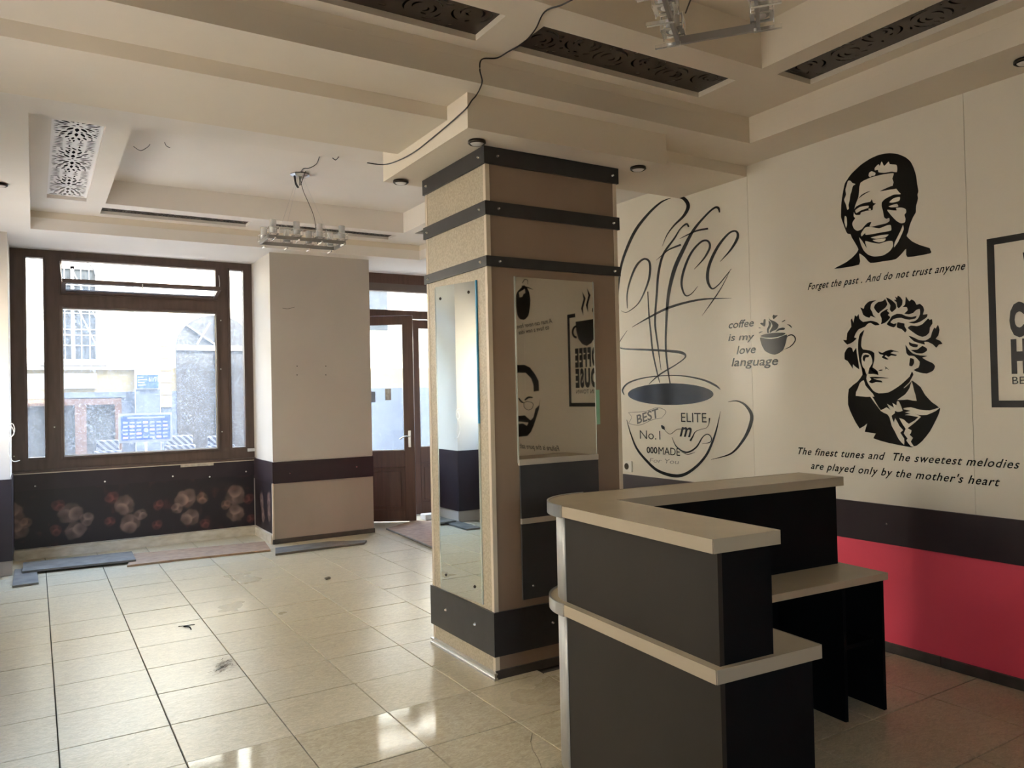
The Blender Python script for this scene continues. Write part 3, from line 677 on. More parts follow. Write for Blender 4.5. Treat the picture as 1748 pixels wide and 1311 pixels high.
# ================================================================== DOOR 1 (half open) and its frame
mb = MB()
dX0, dX1, dY = 3.21, 4.95, 9.0
dop = [(3.27, 4.88, 2.84, 2.60)]
mb.box(dX0, dX1, dY, dY+.09, 2.835, 3.07).box(dX0, dX1, dY, dY+.09, 2.50, 2.60).box(dX0, dX0+.05, dY, dY+.09, 0, 3.07).box(4.87, dX1, dY, dY+.09, 0, 3.07)
D1 = S(mb.done('door_1', M['doorwood']))
MB().box(dX0+.05, 4.87, dY+.04, dY+.046, 2.60, 2.835).done('transom_pane', M['glass_clear'], D1)
MB().box(3.3, 4.4, dY-.012, dY, 2.84, 2.93).done('roller_box', newmat('grey_brown_metal', (.13, .10, .085), .5), D1)
MB().box(dX0, dX1, dY-.02, dY+.1, 0, .012).done('threshold', M['stone'], D1)
def leafdoor(name, parent, w_, T, handle=True, glass=(.11, .09)):
    mb = MB(); H_ = 2.49; st = .12; zg = .86
    mb.box(0, st, -.022, .022, .01, H_, .003, T).box(w_-st, w_, -.022, .022, .01, H_, .003, T)
    mb.box(st, w_-st, -.022, .022, H_-.11, H_, .003, T).box(st, w_-st, -.022, .022, .01, .14, .003, T).box(st, w_-st, -.022, .022, zg-.20, zg, .003, T)
    lf = mb.done(name, M['doorwood'], parent)
    MB().box(st, w_-st, -.010, .010, .14, zg-.20, 0, T).box(st+.05, w_-st-.05, -.018, .018, .19, zg-.25, .006, T).done('lower_panel', M['doorwood'], lf)
    mb = MB()
    for s_ in (-1, 1):
        mb.box(st, st+.014, s_*.018, s_*.026, .14, zg-.20, 0, T).box(w_-st-.014, w_-st, s_*.018, s_*.026, .14, zg-.20, 0, T).box(st, w_-st, s_*.018, s_*.026, .14, .154, 0, T).box(st, w_-st, s_*.018, s_*.026, zg-.214, zg-.20, 0, T)
    mb.done('panel_moulding', M['doorwood'], lf)
    MB().box(st, w_-st, -.003, .003, zg, H_-.11, 0, T).done('door_pane', M['glass'], lf)
    mb = MB(); 
    mb.box(st, st+.01, -.014, -.004, zg, H_-.11, 0, T).box(w_-st-.01, w_-st, -.014, -.004, zg, H_-.11, 0, T).box(st, w_-st, -.014, -.004, zg, zg+.01, 0, T).done('glazing_bead', M['strip'], lf)
    if handle:
        mb = MB(); mb.box(w_-.075, w_-.04, -.032, -.022, .90, 1.10, .004, T)
        pts = [T @ Vector(q) for q in ((w_-.057, -.03, 1.03), (w_-.057, -.07, 1.03), (w_-.09, -.078, 1.035), (w_-.14, -.072, 1.02), (w_-.17, -.075, 1.0))]
        mb.tube(pts, .008, 8); mb.done('door_handle', M['steel'], lf)
    return lf
hx, hy = 3.262, 8.985; fx, fy = 3.905, 8.565
wd = math.hypot(fx-hx, fy-hy); ang = math.atan2(fy-hy, fx-hx)
Td = Matrix.Translation((hx, hy, 0)) @ Matrix.Rotation(ang, 4, 'Z')
ld = leafdoor('open_leaf', D1, wd, Td); ld['label'] = 'door leaf standing open into the room'
Td2 = Matrix.Translation((4.07, 9.04, 0))
leafdoor('closed_leaf', D1, .80, Td2, False)['label'] = 'closed door leaf'
# stickers on the open door pane
for (u, z, w_, h_, mk) in ((.42, 1.47, .09, .14, 'sticker'), (.22, 1.45, .10, .13, 'white')):
    mb = MB(); mb.box(u, u+w_*.8, -.0055, -.0035, z, z+h_, .0, Td); mb.done('door_sticker', M[mk], ld)
# ================================================================== STREET beyond
nb = MB().box(-7.0, -6.0, -8, 14, -.2, 7.0).done('added_bounce_wall', noisy('bounce_wall_stucco', (.33, .32, .29), (.38, .365, .33), 2, .8, .3, coords='World')); S(nb); nb.name = 'wall_side_bounce'  # unseen wall added so its sunlit face bounces warm light through the left windows
S(MB().box(-6.0, -.95, -8, 9.0, -.35, -.16).done('side_street_ground', M['street']))
S(MB().box(-30, 30, 8.6, 9.3, 3.8, 11.4).box(-30, -.95, 9.0, 9.3, -.2, 3.8).box(5.3, 30, 9.0, 9.3, -.2, 3.8).done('wall_outer_shade', M['fac_white']))  # unseen upper storeys added to keep sun off the lower facade opposite
S(MB().box(-12, 22, 9.3, 30, -.35, -.12).done('street_ground', M['street']))
FY = 16.0
def fz(x0, x1, z0, z1, d, mat, name, parent, dep=.0): return MB().box(x0, x1, FY-d, FY+dep+.05, z0, z1).done(name, mat, parent)
FB = empty('building', (2, FY, -.12), 'pale building across the street seen through the window', 'building')
MB().box(-10, 16, FY+.02, FY+1.0, 2.16, 6.5).done('upper_wall', M['fac_white'], FB)
MB().box(-10, 1.6, FY, FY+1.0, 1.72, 2.16).box(2.0, 16, FY, FY+1.0, 1.72, 2.16).done('string_band', M['fac_yellow'], FB)
MB().box(-10, 16, FY-.02, FY+1.0, -.12, 1.72).done('plinth_wall', M['fac_blue'], FB)
MB().box(-10, 1.6, FY-.06, FY+.05, 2.13, 2.19).done('cornice', M['fac_white'], FB)
MB().box(1.60, 2.03, FY-.10, FY+.05, -.12, 6.0).done('pilaster', M['fac_white'], FB)
MB().box(1.605, 2.025, FY-.105, FY, -.12, 1.76).done('pilaster_foot', M['fac_blue'], FB)
for k in range(6): MB().box(2.03, 2.235, FY-.05, FY+.05, 1.42+k*.23, 1.64+k*.23).done('quoin', M['fac_yellow'], FB)
# barred window
wn = MB().box(.20, 1.02, FY-.005, FY+.06, 2.27, 4.0).done('window', M['fac_glass'], FB)
mb = MB(); frame_rect(mb, .20, 1.02, 2.27, 4.0, FY-.03, FY, .05, 0); mb.box(.58, .64, FY-.03, FY, 2.3, 4.0)
for k in range(1, 6): mb.box(.2, 1.02, FY-.02, FY-.005, 2.27+k*.29, 2.29+k*.29)
mb.done('window_frame', M['fac_trim'], wn)
mb = MB()
for k in range(7): mb.cyl((.22+k*.13, FY-.09, 2.25), (.22+k*.13, FY-.09, 3.95), .009, 6)
for z in (2.3, 2.75, 3.2, 3.65): mb.cyl((.2, FY-.09, z), (1.02, FY-.09, z), .009, 6)
mb.cyl((.62, FY-.09, 3.4), (1.0, FY-.09, 2.5), .009, 6).cyl((.62, FY-.09, 3.9), (1.0, FY-.09, 3.0), .009, 6); mb.done('window_bars', M['white'], wn)
MB().box(.1, 1.15, FY-.10, FY+.02, 2.20, 2.26).done('window_ledge', M['fac_trim'], FB)
MB().box(-.4, .98, FY-.04, FY+.01, 1.79, 2.06).done('name_board', M['white'], FB)
# arched upper opening seen through the transom
mb = MB()
for k in range(10):
    a0, a1 = math.pi*k/10, math.pi*(k+1)/10
    mb.cyl((.63+.36*math.cos(a0), FY-.02, 3.86+.30*math.sin(a0)), (.63+.36*math.cos(a1), FY-.02, 3.86+.30*math.sin(a1)), .025, 8)
mb.done('arch_moulding', M['fac_trim'], FB)
# shop front, red-brown
mb = MB(); mb.box(-1.4, 1.45, FY-.06, FY+.02, 1.62, 1.72).done('shopfront_lintel', M['fac_blue'], FB)
mb = MB(); frame_rect(mb, -1.3, 1.37, -.12, 1.60, FY-.09, FY-.02, .11, 0); mb.box(.62, .80, FY-.09, FY-.02, 0, 1.5).box(-.3, -.14, FY-.09, FY-.02, 0, 1.5)
sf = mb.done('shopfront', M['fac_wood'], FB)
MB().box(-1.2, 1.28, FY-.035, FY-.022, 0, 1.5).done('shopfront_glass', M['fac_glass'], sf)
# arched door
ar = [(2.33, -.1), (2.33, 2.58)]+[(3.06-.73*math.cos(math.pi*k/16), 2.58+.62*math.sin(math.pi*k/16)) for k in range(1, 16)]+[(3.79, 2.58), (3.79, -.1)]
mb = MB(); lo = [mb.bm.verts.new((x, FY-.03, z)) for x, z in ar]; hi = [mb.bm.verts.new((x, FY+.1, z)) for x, z in ar]
mb.bm.faces.new(lo); mb.bm.faces.new(hi[::-1])
for k in range(len(ar)): mb.bm.faces.new((lo[k], lo[(k+1) % len(ar)], hi[(k+1) % len(ar)], hi[k]))
ad_ = mb.done('arched_door', M['fac_dark'], FB)
mb = MB().box(2.33, 3.79, FY-.07, FY-.03, 2.50, 2.60).box(3.03, 3.09, FY-.06, FY-.03, -.1, 2.5)
mb.cyl((2.5, FY-.05, 3.0), (3.06, FY-.05, 2.6), .02, 6).cyl((2.7, FY-.05, 2.62), (2.95, FY-.05, 3.05), .02, 6).cyl((3.06, FY-.05, 2.6), (3.06, FY-.05, 3.2), .02, 6)
mb.done('door_rails', M['fac_trim'], ad_)
# upper-floor windows
for x in (-3, 5.6, 8.6): MB().box(x, x+1.1, FY-.0, FY+.08, 3.0, 5.0).done('window', M['fac_glass'], FB)
def text_at(s, name, parent, mat, p0, p1, height, xdir, nrm, shear=0, bold=0, ext=.0004, spacing=1):
    """lettering on a plane: baseline from p0 to p1 (3D points), capitals `height` metres tall"""
    me = text_mesh(s, 1, 0, bold, 0, spacing)
    n = len(me.vertices); co = np.empty(n*3); me.vertices.foreach_get('co', co); co = co.reshape(-1, 3)
    x0, x1 = co[:, 0].min(), co[:, 0].max(); p0, p1 = Vector(p0), Vector(p1)
    L_ = (p1-p0).length; sx = (L_-shear*0)/(x1-x0); sy = height/.72
    xd = (p1-p0).normalized(); zd = Vector(nrm); yd = zd.cross(xd)
    vs = []
    for c in co:
        u = (c[0]-x0)*sx + shear*c[1]*sy; v = c[1]*sy
        vs.append((p0+xd*u+yd*v+zd*ext)[:])
    me2 = bpy.data.meshes.new(name); me2.from_pydata(vs, [], [tuple(f.vertices) for f in me.polygons]); me2.materials.append(mat)
    return obj(name, me2, parent)
sg = MB().box(1.63, 2.00, FY-.135, FY-.105, 1.775, 2.035).done('street_sign', M['bluesign']); tag(sg, 'small blue house number sign on the building across the street', 'sign')
text_at('61/71', 'number_lettering', sg, M['white'], (1.83, FY-.136, 1.90), (1.99, FY-.136, 1.90), .09, 1, (0, -1, 0))
for k, wdt in enumerate((.09, .15, .11, .13)):
    MB().box(1.645, 1.645+wdt, FY-.137, FY-.135, 1.98-k*.05, 1.995-k*.05).done('small_lettering', M['white'], sg)
# menu board and striped chairs on the pavement
e = empty('menu_board', (1.33, 12, -.12), 'blue menu board with rows of dish pictures, outside on the pavement', 'menu board')
MB().box(.99, 1.68, 11.98, 12.0, .95, 1.36).done('frame', M['white'], e)
bd = MB().box(1.02, 1.65, 11.972, 11.98, .985, 1.33).done('panel', M['blueboard'], e)
for r_ in range(5):
    for c_ in range(7):
        if (r_, c_) in ((1, 3), (2, 3)): continue
        MB().box(1.045+c_*.085, 1.105+c_*.085, 11.968, 11.972, 1.01+r_*.052, 1.035+r_*.052).done('dish_picture', M['pinkprint'] if (r_*3+c_) % 5 == 0 else M['white'], bd)
MB().cyl((1.335, 11.967, 1.12), (1.335, 11.972, 1.12), .032, 16).done('round_emblem', M['white'], bd)
MB().box(1.1, 1.58, 11.968, 11.972, 1.285, 1.31).done('title_lettering', M['white'], bd)
MB().cyl((1.335, 12.01, -.12), (1.335, 12.01, .96), .02, 8).box(1.13, 1.53, 11.85, 12.15, -.12, -.09).done('stand', M['steel'], e)
def terrace_chair(x, y, label, wide=.5):
    e = empty('terrace_chair', (x, y, -.12), label, 'chair', 'striped chairs on the pavement')
    mb = MB(); prof = [(0, .42), (-.01, .8), (.03, .98), (.10, 1.06)]
    mb.box(x-wide/2, x+wide/2, y-.02, y+.04, .42, .86, .02); mb.box(x-wide/2+.03, x+wide/2-.03, y+.02, y+.08, .84, 1.0, .02)
    mb.done('backrest', M['stripe'], e)
    MB().box(x-wide/2, x+wide/2, y-.48, y, .36, .43, .02).done('seat', M['stripe'], e)
    for sx in (-1, 1):
        for yy in (y-.44, y-.04): MB().cyl((x+sx*(wide/2-.04), yy, -.12), (x+sx*(wide/2-.04), yy, .37), .015, 8).done('leg', M['steel'], e)
terrace_chair(.86, 12.0, 'blue striped pavement chair left of the menu board', .34)
terrace_chair(1.86, 12.55, 'blue striped pavement chair just right of the menu board', .44)
terrace_chair(2.32, 11.9, 'blue striped pavement chair at the right edge of the window pane', .4)
# ================================================================== COUNTER
th = math.radians(3.7)
A_ = Vector((math.sin(th), math.cos(th), 0)); B_ = Vector((math.cos(th), -math.sin(th), 0))
CM = Matrix(((B_.x, A_.x, 0, 0), (B_.y, A_.y, 0, 0), (0, 0, 1, 0), (0, 0, 0, 1)))   # (b, a, z) -> world
CO = empty('reception_counter', (CM @ Vector((1.8, 2.3, 0)))[:], 'charcoal L-shaped reception counter with beige tops and rounded corner', 'counter')
def cpoly(b0, b1, b2, a0, a1, a2, R):   # L outline with rounded outer corner at (b0, a2)
    p = [(b0, a0), (b1, a0), (b1, a1), (b2, a1), (b2, a2)]
    for k in range(13):
        t = math.pi/2*k/12; p.append((b0+R-R*math.sin(t), a2-R+R*math.cos(t)))
    return p
def cdone(mb, name, mat, parent=None, sm=False):
    bmesh.ops.transform(mb.bm, matrix=CM, verts=mb.bm.verts); return mb.done(name, mat, parent or CO, sm)
b0, bI, b1w, bE, a0, aI, aE = 1.583, 1.855, 2.025, 3.215, 1.735, 2.595, 2.865
tp = cdone(MB().prism(cpoly(b0, bI, bE, a0, aI, aE, .26), 1.022, 1.062), 'counter_top', M['top']); tp['label'] = 'beige upper counter top'
# edge banding: a thin lip round each top
def banding(poly, z0, z1, name, mat, off=.003):
    mb = MB(); N = len(poly); c = Vector((sum(p[0] for p in poly)/N, sum(p[1] for p in poly)/N))
    for k in range(N):
        p, q = Vector(poly[k]), Vector(poly[(k+1) % N]); d = (q-p)
        if d.length < 1e-5: continue
        n = Vector((d.y, -d.x)).normalized()*off
        vs = [(p.x, p.y), (q.x, q.y), (q.x+n.x, q.y+n.y), (p.x+n.x, p.y+n.y)]
        lo = [mb.bm.verts.new((*v, z0)) for v in vs]; hi = [mb.bm.verts.new((*v, z1)) for v in vs]
        for f in ((0, 1, 2, 3),): mb.bm.faces.new([lo[i] for i in f]); mb.bm.faces.new([hi[i] for i in f][::-1])
        for i in range(4): mb.bm.faces.new((lo[i], lo[(i+1) % 4], hi[(i+1) % 4], hi[i]))
    return cdone(mb, name, mat)
banding(cpoly(b0, bI, bE, a0, aI, aE, .26), 1.0205, 1.0635, 'edge_banding', M['topedge'])
ins = .032
def corner_rim(z0, z1):
    R_ = .26; c = (b0+R_, aE-R_); o_ = []; i_ = []
    for k in range(17):
        t_ = -.12+(math.pi/2+.24)*k/16; t2 = min(max(t_, 0), math.pi/2); ex = (t_-t2)*R_
        for L_, r_ in ((o_, R_+.009), (i_, R_+.002)):
            L_.append((c[0]-r_*math.cos(t2)+(ex if t_ > math.pi/2 else 0), c[1]+r_*math.sin(t2)+(ex if t_ < 0 else 0)))
    cdone(MB().prism(o_+i_[::-1], z0, z1), 'corner_rim', M['steel'])['label'] = 'metal edge strip round the corner'
corner_rim(1.018, 1.066); corner_rim(.635, .683)
# upper casing: black inner panels, charcoal outer panels, aluminium rounded corner post
def outer(zl, zh, endb):
    t = .018; R = .225
    o1 = cdone(MB().box(b0+ins, b0+ins+t, a0+ins*.6, aE-ins-R, zl, zh), 'outer_panel', M['counter'])
    o2 = cdone(MB().box(b0+ins+R, bE-ins, aE-ins-t, aE-ins, zl, zh), 'outer_panel', M['counter'])
    mb = MB(); n = 14; ro = []; ri = []
    for k in range(n+1):
        tt = math.pi/2*k/n; cx, cy = b0+ins+R, aE-ins-R
        ro.append((cx-(R+.003)*math.cos(tt), cy+(R+.003)*math.sin(tt))); ri.append((cx-(R-t)*math.cos(tt), cy+(R-t)*math.sin(tt)))
    mb.prism(ro+ri[::-1], zl, zh); cdone(mb, 'rounded_corner', M['alu'], sm=True)
    cdone(MB().box(b0+ins+t, endb-.02, a0+ins*.6, a0+ins*.6+t, zl, zh), 'end_panel', M['counter_in'])
outer(.679, 1.022, bI); outer(.0, .639, b1w)
cdone(MB().box(bI-.045, bI-.027, a0+.02, aI-.0, .679, 1.022).box(bI-.045, bE-.035, aI+.015, aI+.033, .64, 1.022), 'inner_panel', M['counter_in'])
cdone(MB().box(bE-.055, bE-.037, aI+.02, aE-.05, .0, 1.022), 'end_panel', M['counter_in'])
# middle ledge, showing on the outside as a lip and inside as a deeper shelf
cdone(MB().prism(cpoly(b0, b1w, bE, a0, aI+.07, aE, .26), .639, .679), 'ledge', M['top'])['label'] = 'beige middle ledge'
banding(cpoly(b0, b1w, bE, a0, aI+.07, aE, .26), .6375, .6805, 'edge_banding', M['topedge'])
cdone(MB().box(b1w-.04, b1w-.022, a0+.02, 2.36, 0, .639), 'inner_panel', M['counter_in'])
# work surface with two side supports and a shelf
cdone(MB().box(b1w+.0, bE, 2.362, aI+.065, .606, .6385, .002), 'work_surface', M['top'])['label'] = 'beige work surface'
for bb in (2.930, 3.192): cdone(MB().box(bb, bb+.018, 2.385, aE-.06, 0, .606), 'support_panel', M['counter_in'])
cdone(MB().box(2.948, 3.192, 2.43, aE-.08, .30, .318), 'shelf', M['counter_in'])
cdone(MB().box(b1w, 2.93, aE-.10, aE-.082, 0, .606), 'back_panel', M['counter_in'])
# ================================================================== MURAL DECALS on the right wall
XW = XR
def wallpts(pts, org, s, f=None):
    f = f or onx
    return [f(org[0]+p[0]/s, org[1]+p[1]/s) for p in pts]
def fill(name, polys, mat, parent, lift, th_=.0004):
    vs, fs = [], []
    for P in polys:
        b = len(vs); vs += [(XW-lift, p.y, p.z) for p in P]
        fs += [tuple(b+i for i in t) for t in tessellate_polygon([[Vector((p.y, p.z, 0)) for p in P]])]
    me = bpy.data.meshes.new(name); me.from_pydata(vs, [], fs); me.materials.append(mat)
    return obj(name, me, parent)
def dens(pts, n=3):
    P = list(pts); N = len(P); out = []
    for i in range(N):
        a, b, c, d = P[i-1], P[i], P[(i+1) % N], P[(i+2) % N]
        for k in range(n):
            t = k/n; k_ = .6
            m1 = tuple((c[j]-a[j])*k_/2 for j in (0, 1)); m2 = tuple((d[j]-b[j])*k_/2 for j in (0, 1))
            h1 = 2*t**3-3*t*t+1; h2 = t**3-2*t*t+t; h3 = -2*t**3+3*t*t; h4 = t**3-t*t
            out.append(tuple(h1*b[j]+h2*m1[j]+h3*c[j]+h4*m2[j] for j in (0, 1)))
    return out
def strokes(name, lines, mat, parent, org, s, lift, f=None):
    f = f or onx; vs, fs = [], []
    for L_ in lines:
        P = smooth(L_, 8); n = len(P); b = len(vs)
        for i, (x, y, w_) in enumerate(P):
            x1, y1, _ = P[min(i+1, n-1)]; x0, y0, _ = P[max(i-1, 0)]
            d = math.hypot(x1-x0, y1-y0) or 1; nx, ny = -(y1-y0)/d, (x1-x0)/d; h_ = max(w_, 1)/2
            for q in (1, -1):
                p = f(org[0]+(x+nx*h_*q)/s, org[1]+(y+ny*h_*q)/s); vs.append((XW-lift, p.y, p.z))
        fs += [(b+2*i, b+2*i+1, b+2*i+3, b+2*i+2) for i in range(n-1)]
    me = bpy.data.meshes.new(name); me.from_pydata(vs, [], fs); me.materials.append(mat)
    return obj(name, me, parent)
def wtext(s, name, parent, mat, p0, p1, height, shear=0, bold=0, f=None, lift=.0012, spacing=1):
    f = f or onx; a = f(*p0); b = f(*p1); a.x = b.x = XW
    return text_at(s, name, parent, mat, a, b, height, 1, (-1, 0, 0), shear, bold, lift, spacing)
K = M['vinyl']; LT = M['panel']
def thing_at(name, px_, py_, label, cat, group=None):
    p = onx(px_, py_); return empty(name, (XW, p.y, p.z), label, cat, group)
# --- large coffee cup with calligraphic word as its steam
O1, O2, Sc = (1040, 300), (1040, 560), 4.856
e = thing_at('wall_decal', 1150, 800, 'huge line-drawn coffee cup decal with calligraphic coffee word rising as steam', 'wall decal')
strokes('calligraphy', [
 [(510, 185, 4), (430, 220, 14), (330, 310, 20), (220, 450, 24), (140, 620, 22), (95, 770, 18), (75, 970, 10), (80, 1100, 5)],
 [(560, 175, 8), (620, 190, 28), (655, 250, 30), (620, 330, 22), (540, 410, 14), (480, 490, 8), (440, 585, 2)],
 [(150, 1100, 6), (150, 975, 12), (180, 850, 16), (230, 740, 18), (290, 690, 16), (335, 720, 18), (335, 830, 18), (300, 945, 14), (240, 1060, 10), (150, 1130, 6), (100, 1120, 3)],
 [(660, 425, 14), (640, 400, 16), (590, 440, 10), (540, 520, 14), (450, 650, 18), (410, 800, 20), (395, 970, 18), (380, 1200, 16), (392, 1330, 14), (405, 1420, 12), (430, 1612, 4)],
 [(390, 700, 2), (450, 650, 8), (500, 610, 12), (595, 572, 16)],
 [(915, 305, 10), (905, 268, 20), (870, 268, 16), (800, 330, 16), (700, 450, 22), (620, 600, 30), (540, 780, 32), (490, 1000, 26), (472, 1262, 18), (470, 1430, 16), (485, 1592, 14), (505, 1722, 8)],
 [(585, 522, 3), (660, 485, 10), (730, 455, 14), (820, 438, 16)],
 [(705, 775, 3), (790, 680, 14), (835, 590, 18), (815, 540, 16), (760, 550, 16), (680, 640, 18), (620, 780, 20), (600, 900, 18), (630, 990, 12), (680, 980, 8), (735, 915, 3)],
 [(920, 712, 3), (1010, 610, 16), (1065, 510, 22), (1050, 460, 16), (990, 480, 16), (900, 590, 22), (830, 740, 24), (815, 860, 24), (850, 935, 14), (900, 910, 9), (960, 840, 8), (1012, 772, 3)],
 [(1000, 790, 3), (940, 910, 6), (870, 1020, 10), (770, 1160, 2)],
 [(190, 1255, 4), (330, 1175, 14), (480, 1100, 20), (640, 1050, 18), (800, 1022, 14), (1015, 1015, 2)],
 [(320, 960, 8), (330, 1150, 12), (345, 1300, 14), (362, 1462, 14), (400, 1642, 10), (420, 1717, 6)],
 [(150, 1282, 3), (90, 1372, 5), (80, 1412, 5), (120, 1434, 10), (300, 1442, 16), (480, 1452, 20), (600, 1467, 24), (632, 1502, 12), (560, 1562, 10), (420, 1647, 12), (330, 1727, 4)]], K, e, O1, Sc, .0010)
strokes('cup_outline', [
 [(125, 555, 6), (112, 510, 12), (160, 455, 13), (280, 415, 10), (450, 395, 8), (620, 398, 10), (780, 430, 15), (880, 475, 17), (922, 510, 6)],
 [(145, 760, 3), (180, 880, 10), (230, 1000, 16), (310, 1100, 20), (400, 1180, 23), (520, 1222, 27), (620, 1215, 26), (720, 1150, 22), (800, 1060, 20), (850, 960, 18), (890, 840, 12), (922, 690, 2)],
 [(985, 612, 3), (1060, 605, 10), (1130, 640, 19), (1180, 720, 28), (1165, 820, 28), (1110, 930, 22), (1010, 1040, 14), (845, 1090, 3)]], K, e, O2, Sc, .0010)
fill('coffee_surface', [wallpts([(510+355*math.cos(t/24*math.pi), 548+90*math.sin(t/24*math.pi)) for t in range(48)], O2, Sc)], M['gloss_vinyl'], e, .0012)
def c2(x, y): return (O2[0]+x/Sc, O2[1]+y/Sc)
wtext('BEST', 'lettering', e, M['grey_vinyl'], c2(232, 795), c2(412, 738), .072, .15, .02)
strokes('ribbon', [[(160, 700, 3), (300, 690, 4), (400, 660, 4), (470, 690, 4), (440, 740, 3)], [(160, 790, 3), (250, 805, 4), (360, 760, 4), (440, 745, 3)], [(160, 700, 3), (185, 740, 3), (160, 790, 3)]], M['grey_vinyl'], e, O2, Sc, .0008)
wtext('ELITE', 'lettering', e, K, c2(597, 778), c2(808, 783), .072, 0, 0)
wtext('No.1', 'lettering', e, K, c2(256, 918), c2(425, 926), .073, 0, -.008)
wtext('000', 'lettering', e, K, c2(312, 1035), c2(400, 1040), .05, 0, .02)
wtext('MADE', 'lettering', e, K, c2(410, 1046), c2(588, 1060), .060, 0, 0)
wtext('For You', 'lettering', e, M['grey_vinyl'], c2(335, 1112), c2(572, 1128), .036, .4, -.01)
wtext('m', 'lettering', e, K, c2(585, 895), c2(672, 902), .105, .35, .02)
strokes('cutlery_swash', [[(432, 806, 10), (448, 826, 26), (460, 842, 6), (480, 866, 4), (510, 878, 5), (560, 842, 5), (600, 836, 4)], [(672, 935, 16), (690, 905, 12), (715, 860, 6), (760, 840, 4), (805, 828, 4), (826, 795, 6), (832, 745, 14)],
  [(520, 905, 3), (560, 985, 9), (640, 1030, 13), (720, 990, 13), (775, 905, 9), (815, 880, 8), (845, 905, 8), (838, 945, 7), (770, 960, 2)], [(590, 1022, 2), (650, 1046, 6), (712, 1030, 2)]], K, e, O2, Sc, .0010)
# --- "coffee is my love language"
O3, S3 = (1230, 530), 12.486
e = thing_at('wall_decal', 1300, 600, 'small black cup decal with hearts and script lettering right of the huge cup', 'wall decal')
def c3(x, y): return (O3[0]+x/S3, O3[1]+y/S3)
for s_, q0, q1, h_ in (('coffee', (165, 385), (700, 335), .052), ('is my', (165, 650), (700, 622), .050), ('love', (345, 932), (740, 905), .058), ('language', (235, 1190), (1215, 1160), .060)):
    wtext(s_, 'lettering', e, K, c3(*q0), c3(*q1), h_, .30, .012)
fill('cup', [wallpts(dens([(842, 580), (950, 598), (1080, 605), (1220, 582), (1415, 515), (1400, 650), (1370, 760), (1330, 850), (1230, 920), (1150, 940), (1050, 920), (950, 860), (880, 740)]), O3, S3),
  wallpts(dens([(850, 540), (950, 505), (1100, 480), (1300, 472), (1390, 485), (1330, 530), (1200, 568), (1050, 580), (900, 568)]), O3, S3)], K, e, .0010)
fill('steam', [wallpts(dens(p), O3, S3) for p in ([(1035, 130), (1050, 190), (1170, 240), (1240, 310), (1200, 400), (1090, 450), (1060, 486), (1050, 440), (1110, 330), (1080, 250), (1035, 190)], [(1025, 215), (1080, 270), (1070, 340), (1030, 420), (1030, 480), (1000, 480), (990, 400), (1030, 310)], [(1170, 462), (1230, 390), (1320, 365), (1375, 375), (1360, 410), (1260, 420)])], K, e, .0010)
fill('heart', [wallpts(dens([(1130, 185), (1110, 130), (1130, 90), (1160, 105), (1225, 100), (1190, 140)]), O3, S3)], K, e, .0010)
fill('heart', [wallpts(dens([(945, 345), (850, 285), (870, 260), (910, 265), (920, 200), (950, 180), (965, 210)]), O3, S3)], K, e, .0010)
for q_ in ([[(1305, 250, 3), (1340, 228, 20), (1380, 205, 16)], [(1415, 295, 4), (1470, 315, 26), (1520, 362, 18)], [(805, 370, 6), (830, 368, 18), (870, 378, 4)], [(820, 482, 14), (855, 462, 22), (905, 445, 4)],
  [(1415, 570, 8), (1450, 535, 20), (1520, 520, 24), (1580, 560, 26), (1595, 630, 24), (1550, 710, 22), (1470, 780, 18), (1360, 830, 5)]]): strokes('drop' if q_[0][0] != 1415 or q_[0][1] < 400 else 'handle', [q_], K, e, O3, S3, .0010)
# --- smiling man portrait
OP, SP = (1360, 230), 4.681
def P_(pts, sm=True): return wallpts(dens(pts) if sm else pts, OP, SP)
e = thing_at('portrait_decal', 1510, 450, 'black stencil portrait of a smiling short-haired man, above the other portrait', 'wall decal', 'stencil portraits')
fill('stencil', [P_([(300, 1072), (385, 1025), (440, 985), (478, 945), (493, 915), (470, 870), (440, 820), (430, 795), (405, 790), (392, 765), (370, 705), (355, 660), (355, 600), (358, 540), (370, 460), (385, 390), (410, 350), (435, 315), (470, 280), (520, 235), (590, 190), (660, 160), (740, 147), (810, 155), (870, 180), (910, 215), (935, 265), (955, 330), (962, 390), (973, 450), (965, 480), (970, 510), (955, 570), (952, 620), (930, 660), (905, 720), (890, 780), (880, 810), (920, 850), (980, 880), (1060, 905), (1068, 920), (1068, 948), (885, 978), (875, 912), (840, 950), (790, 995), (690, 1012), (590, 1025), (545, 980), (500, 950), (500, 1038)])], K, e, .0006)
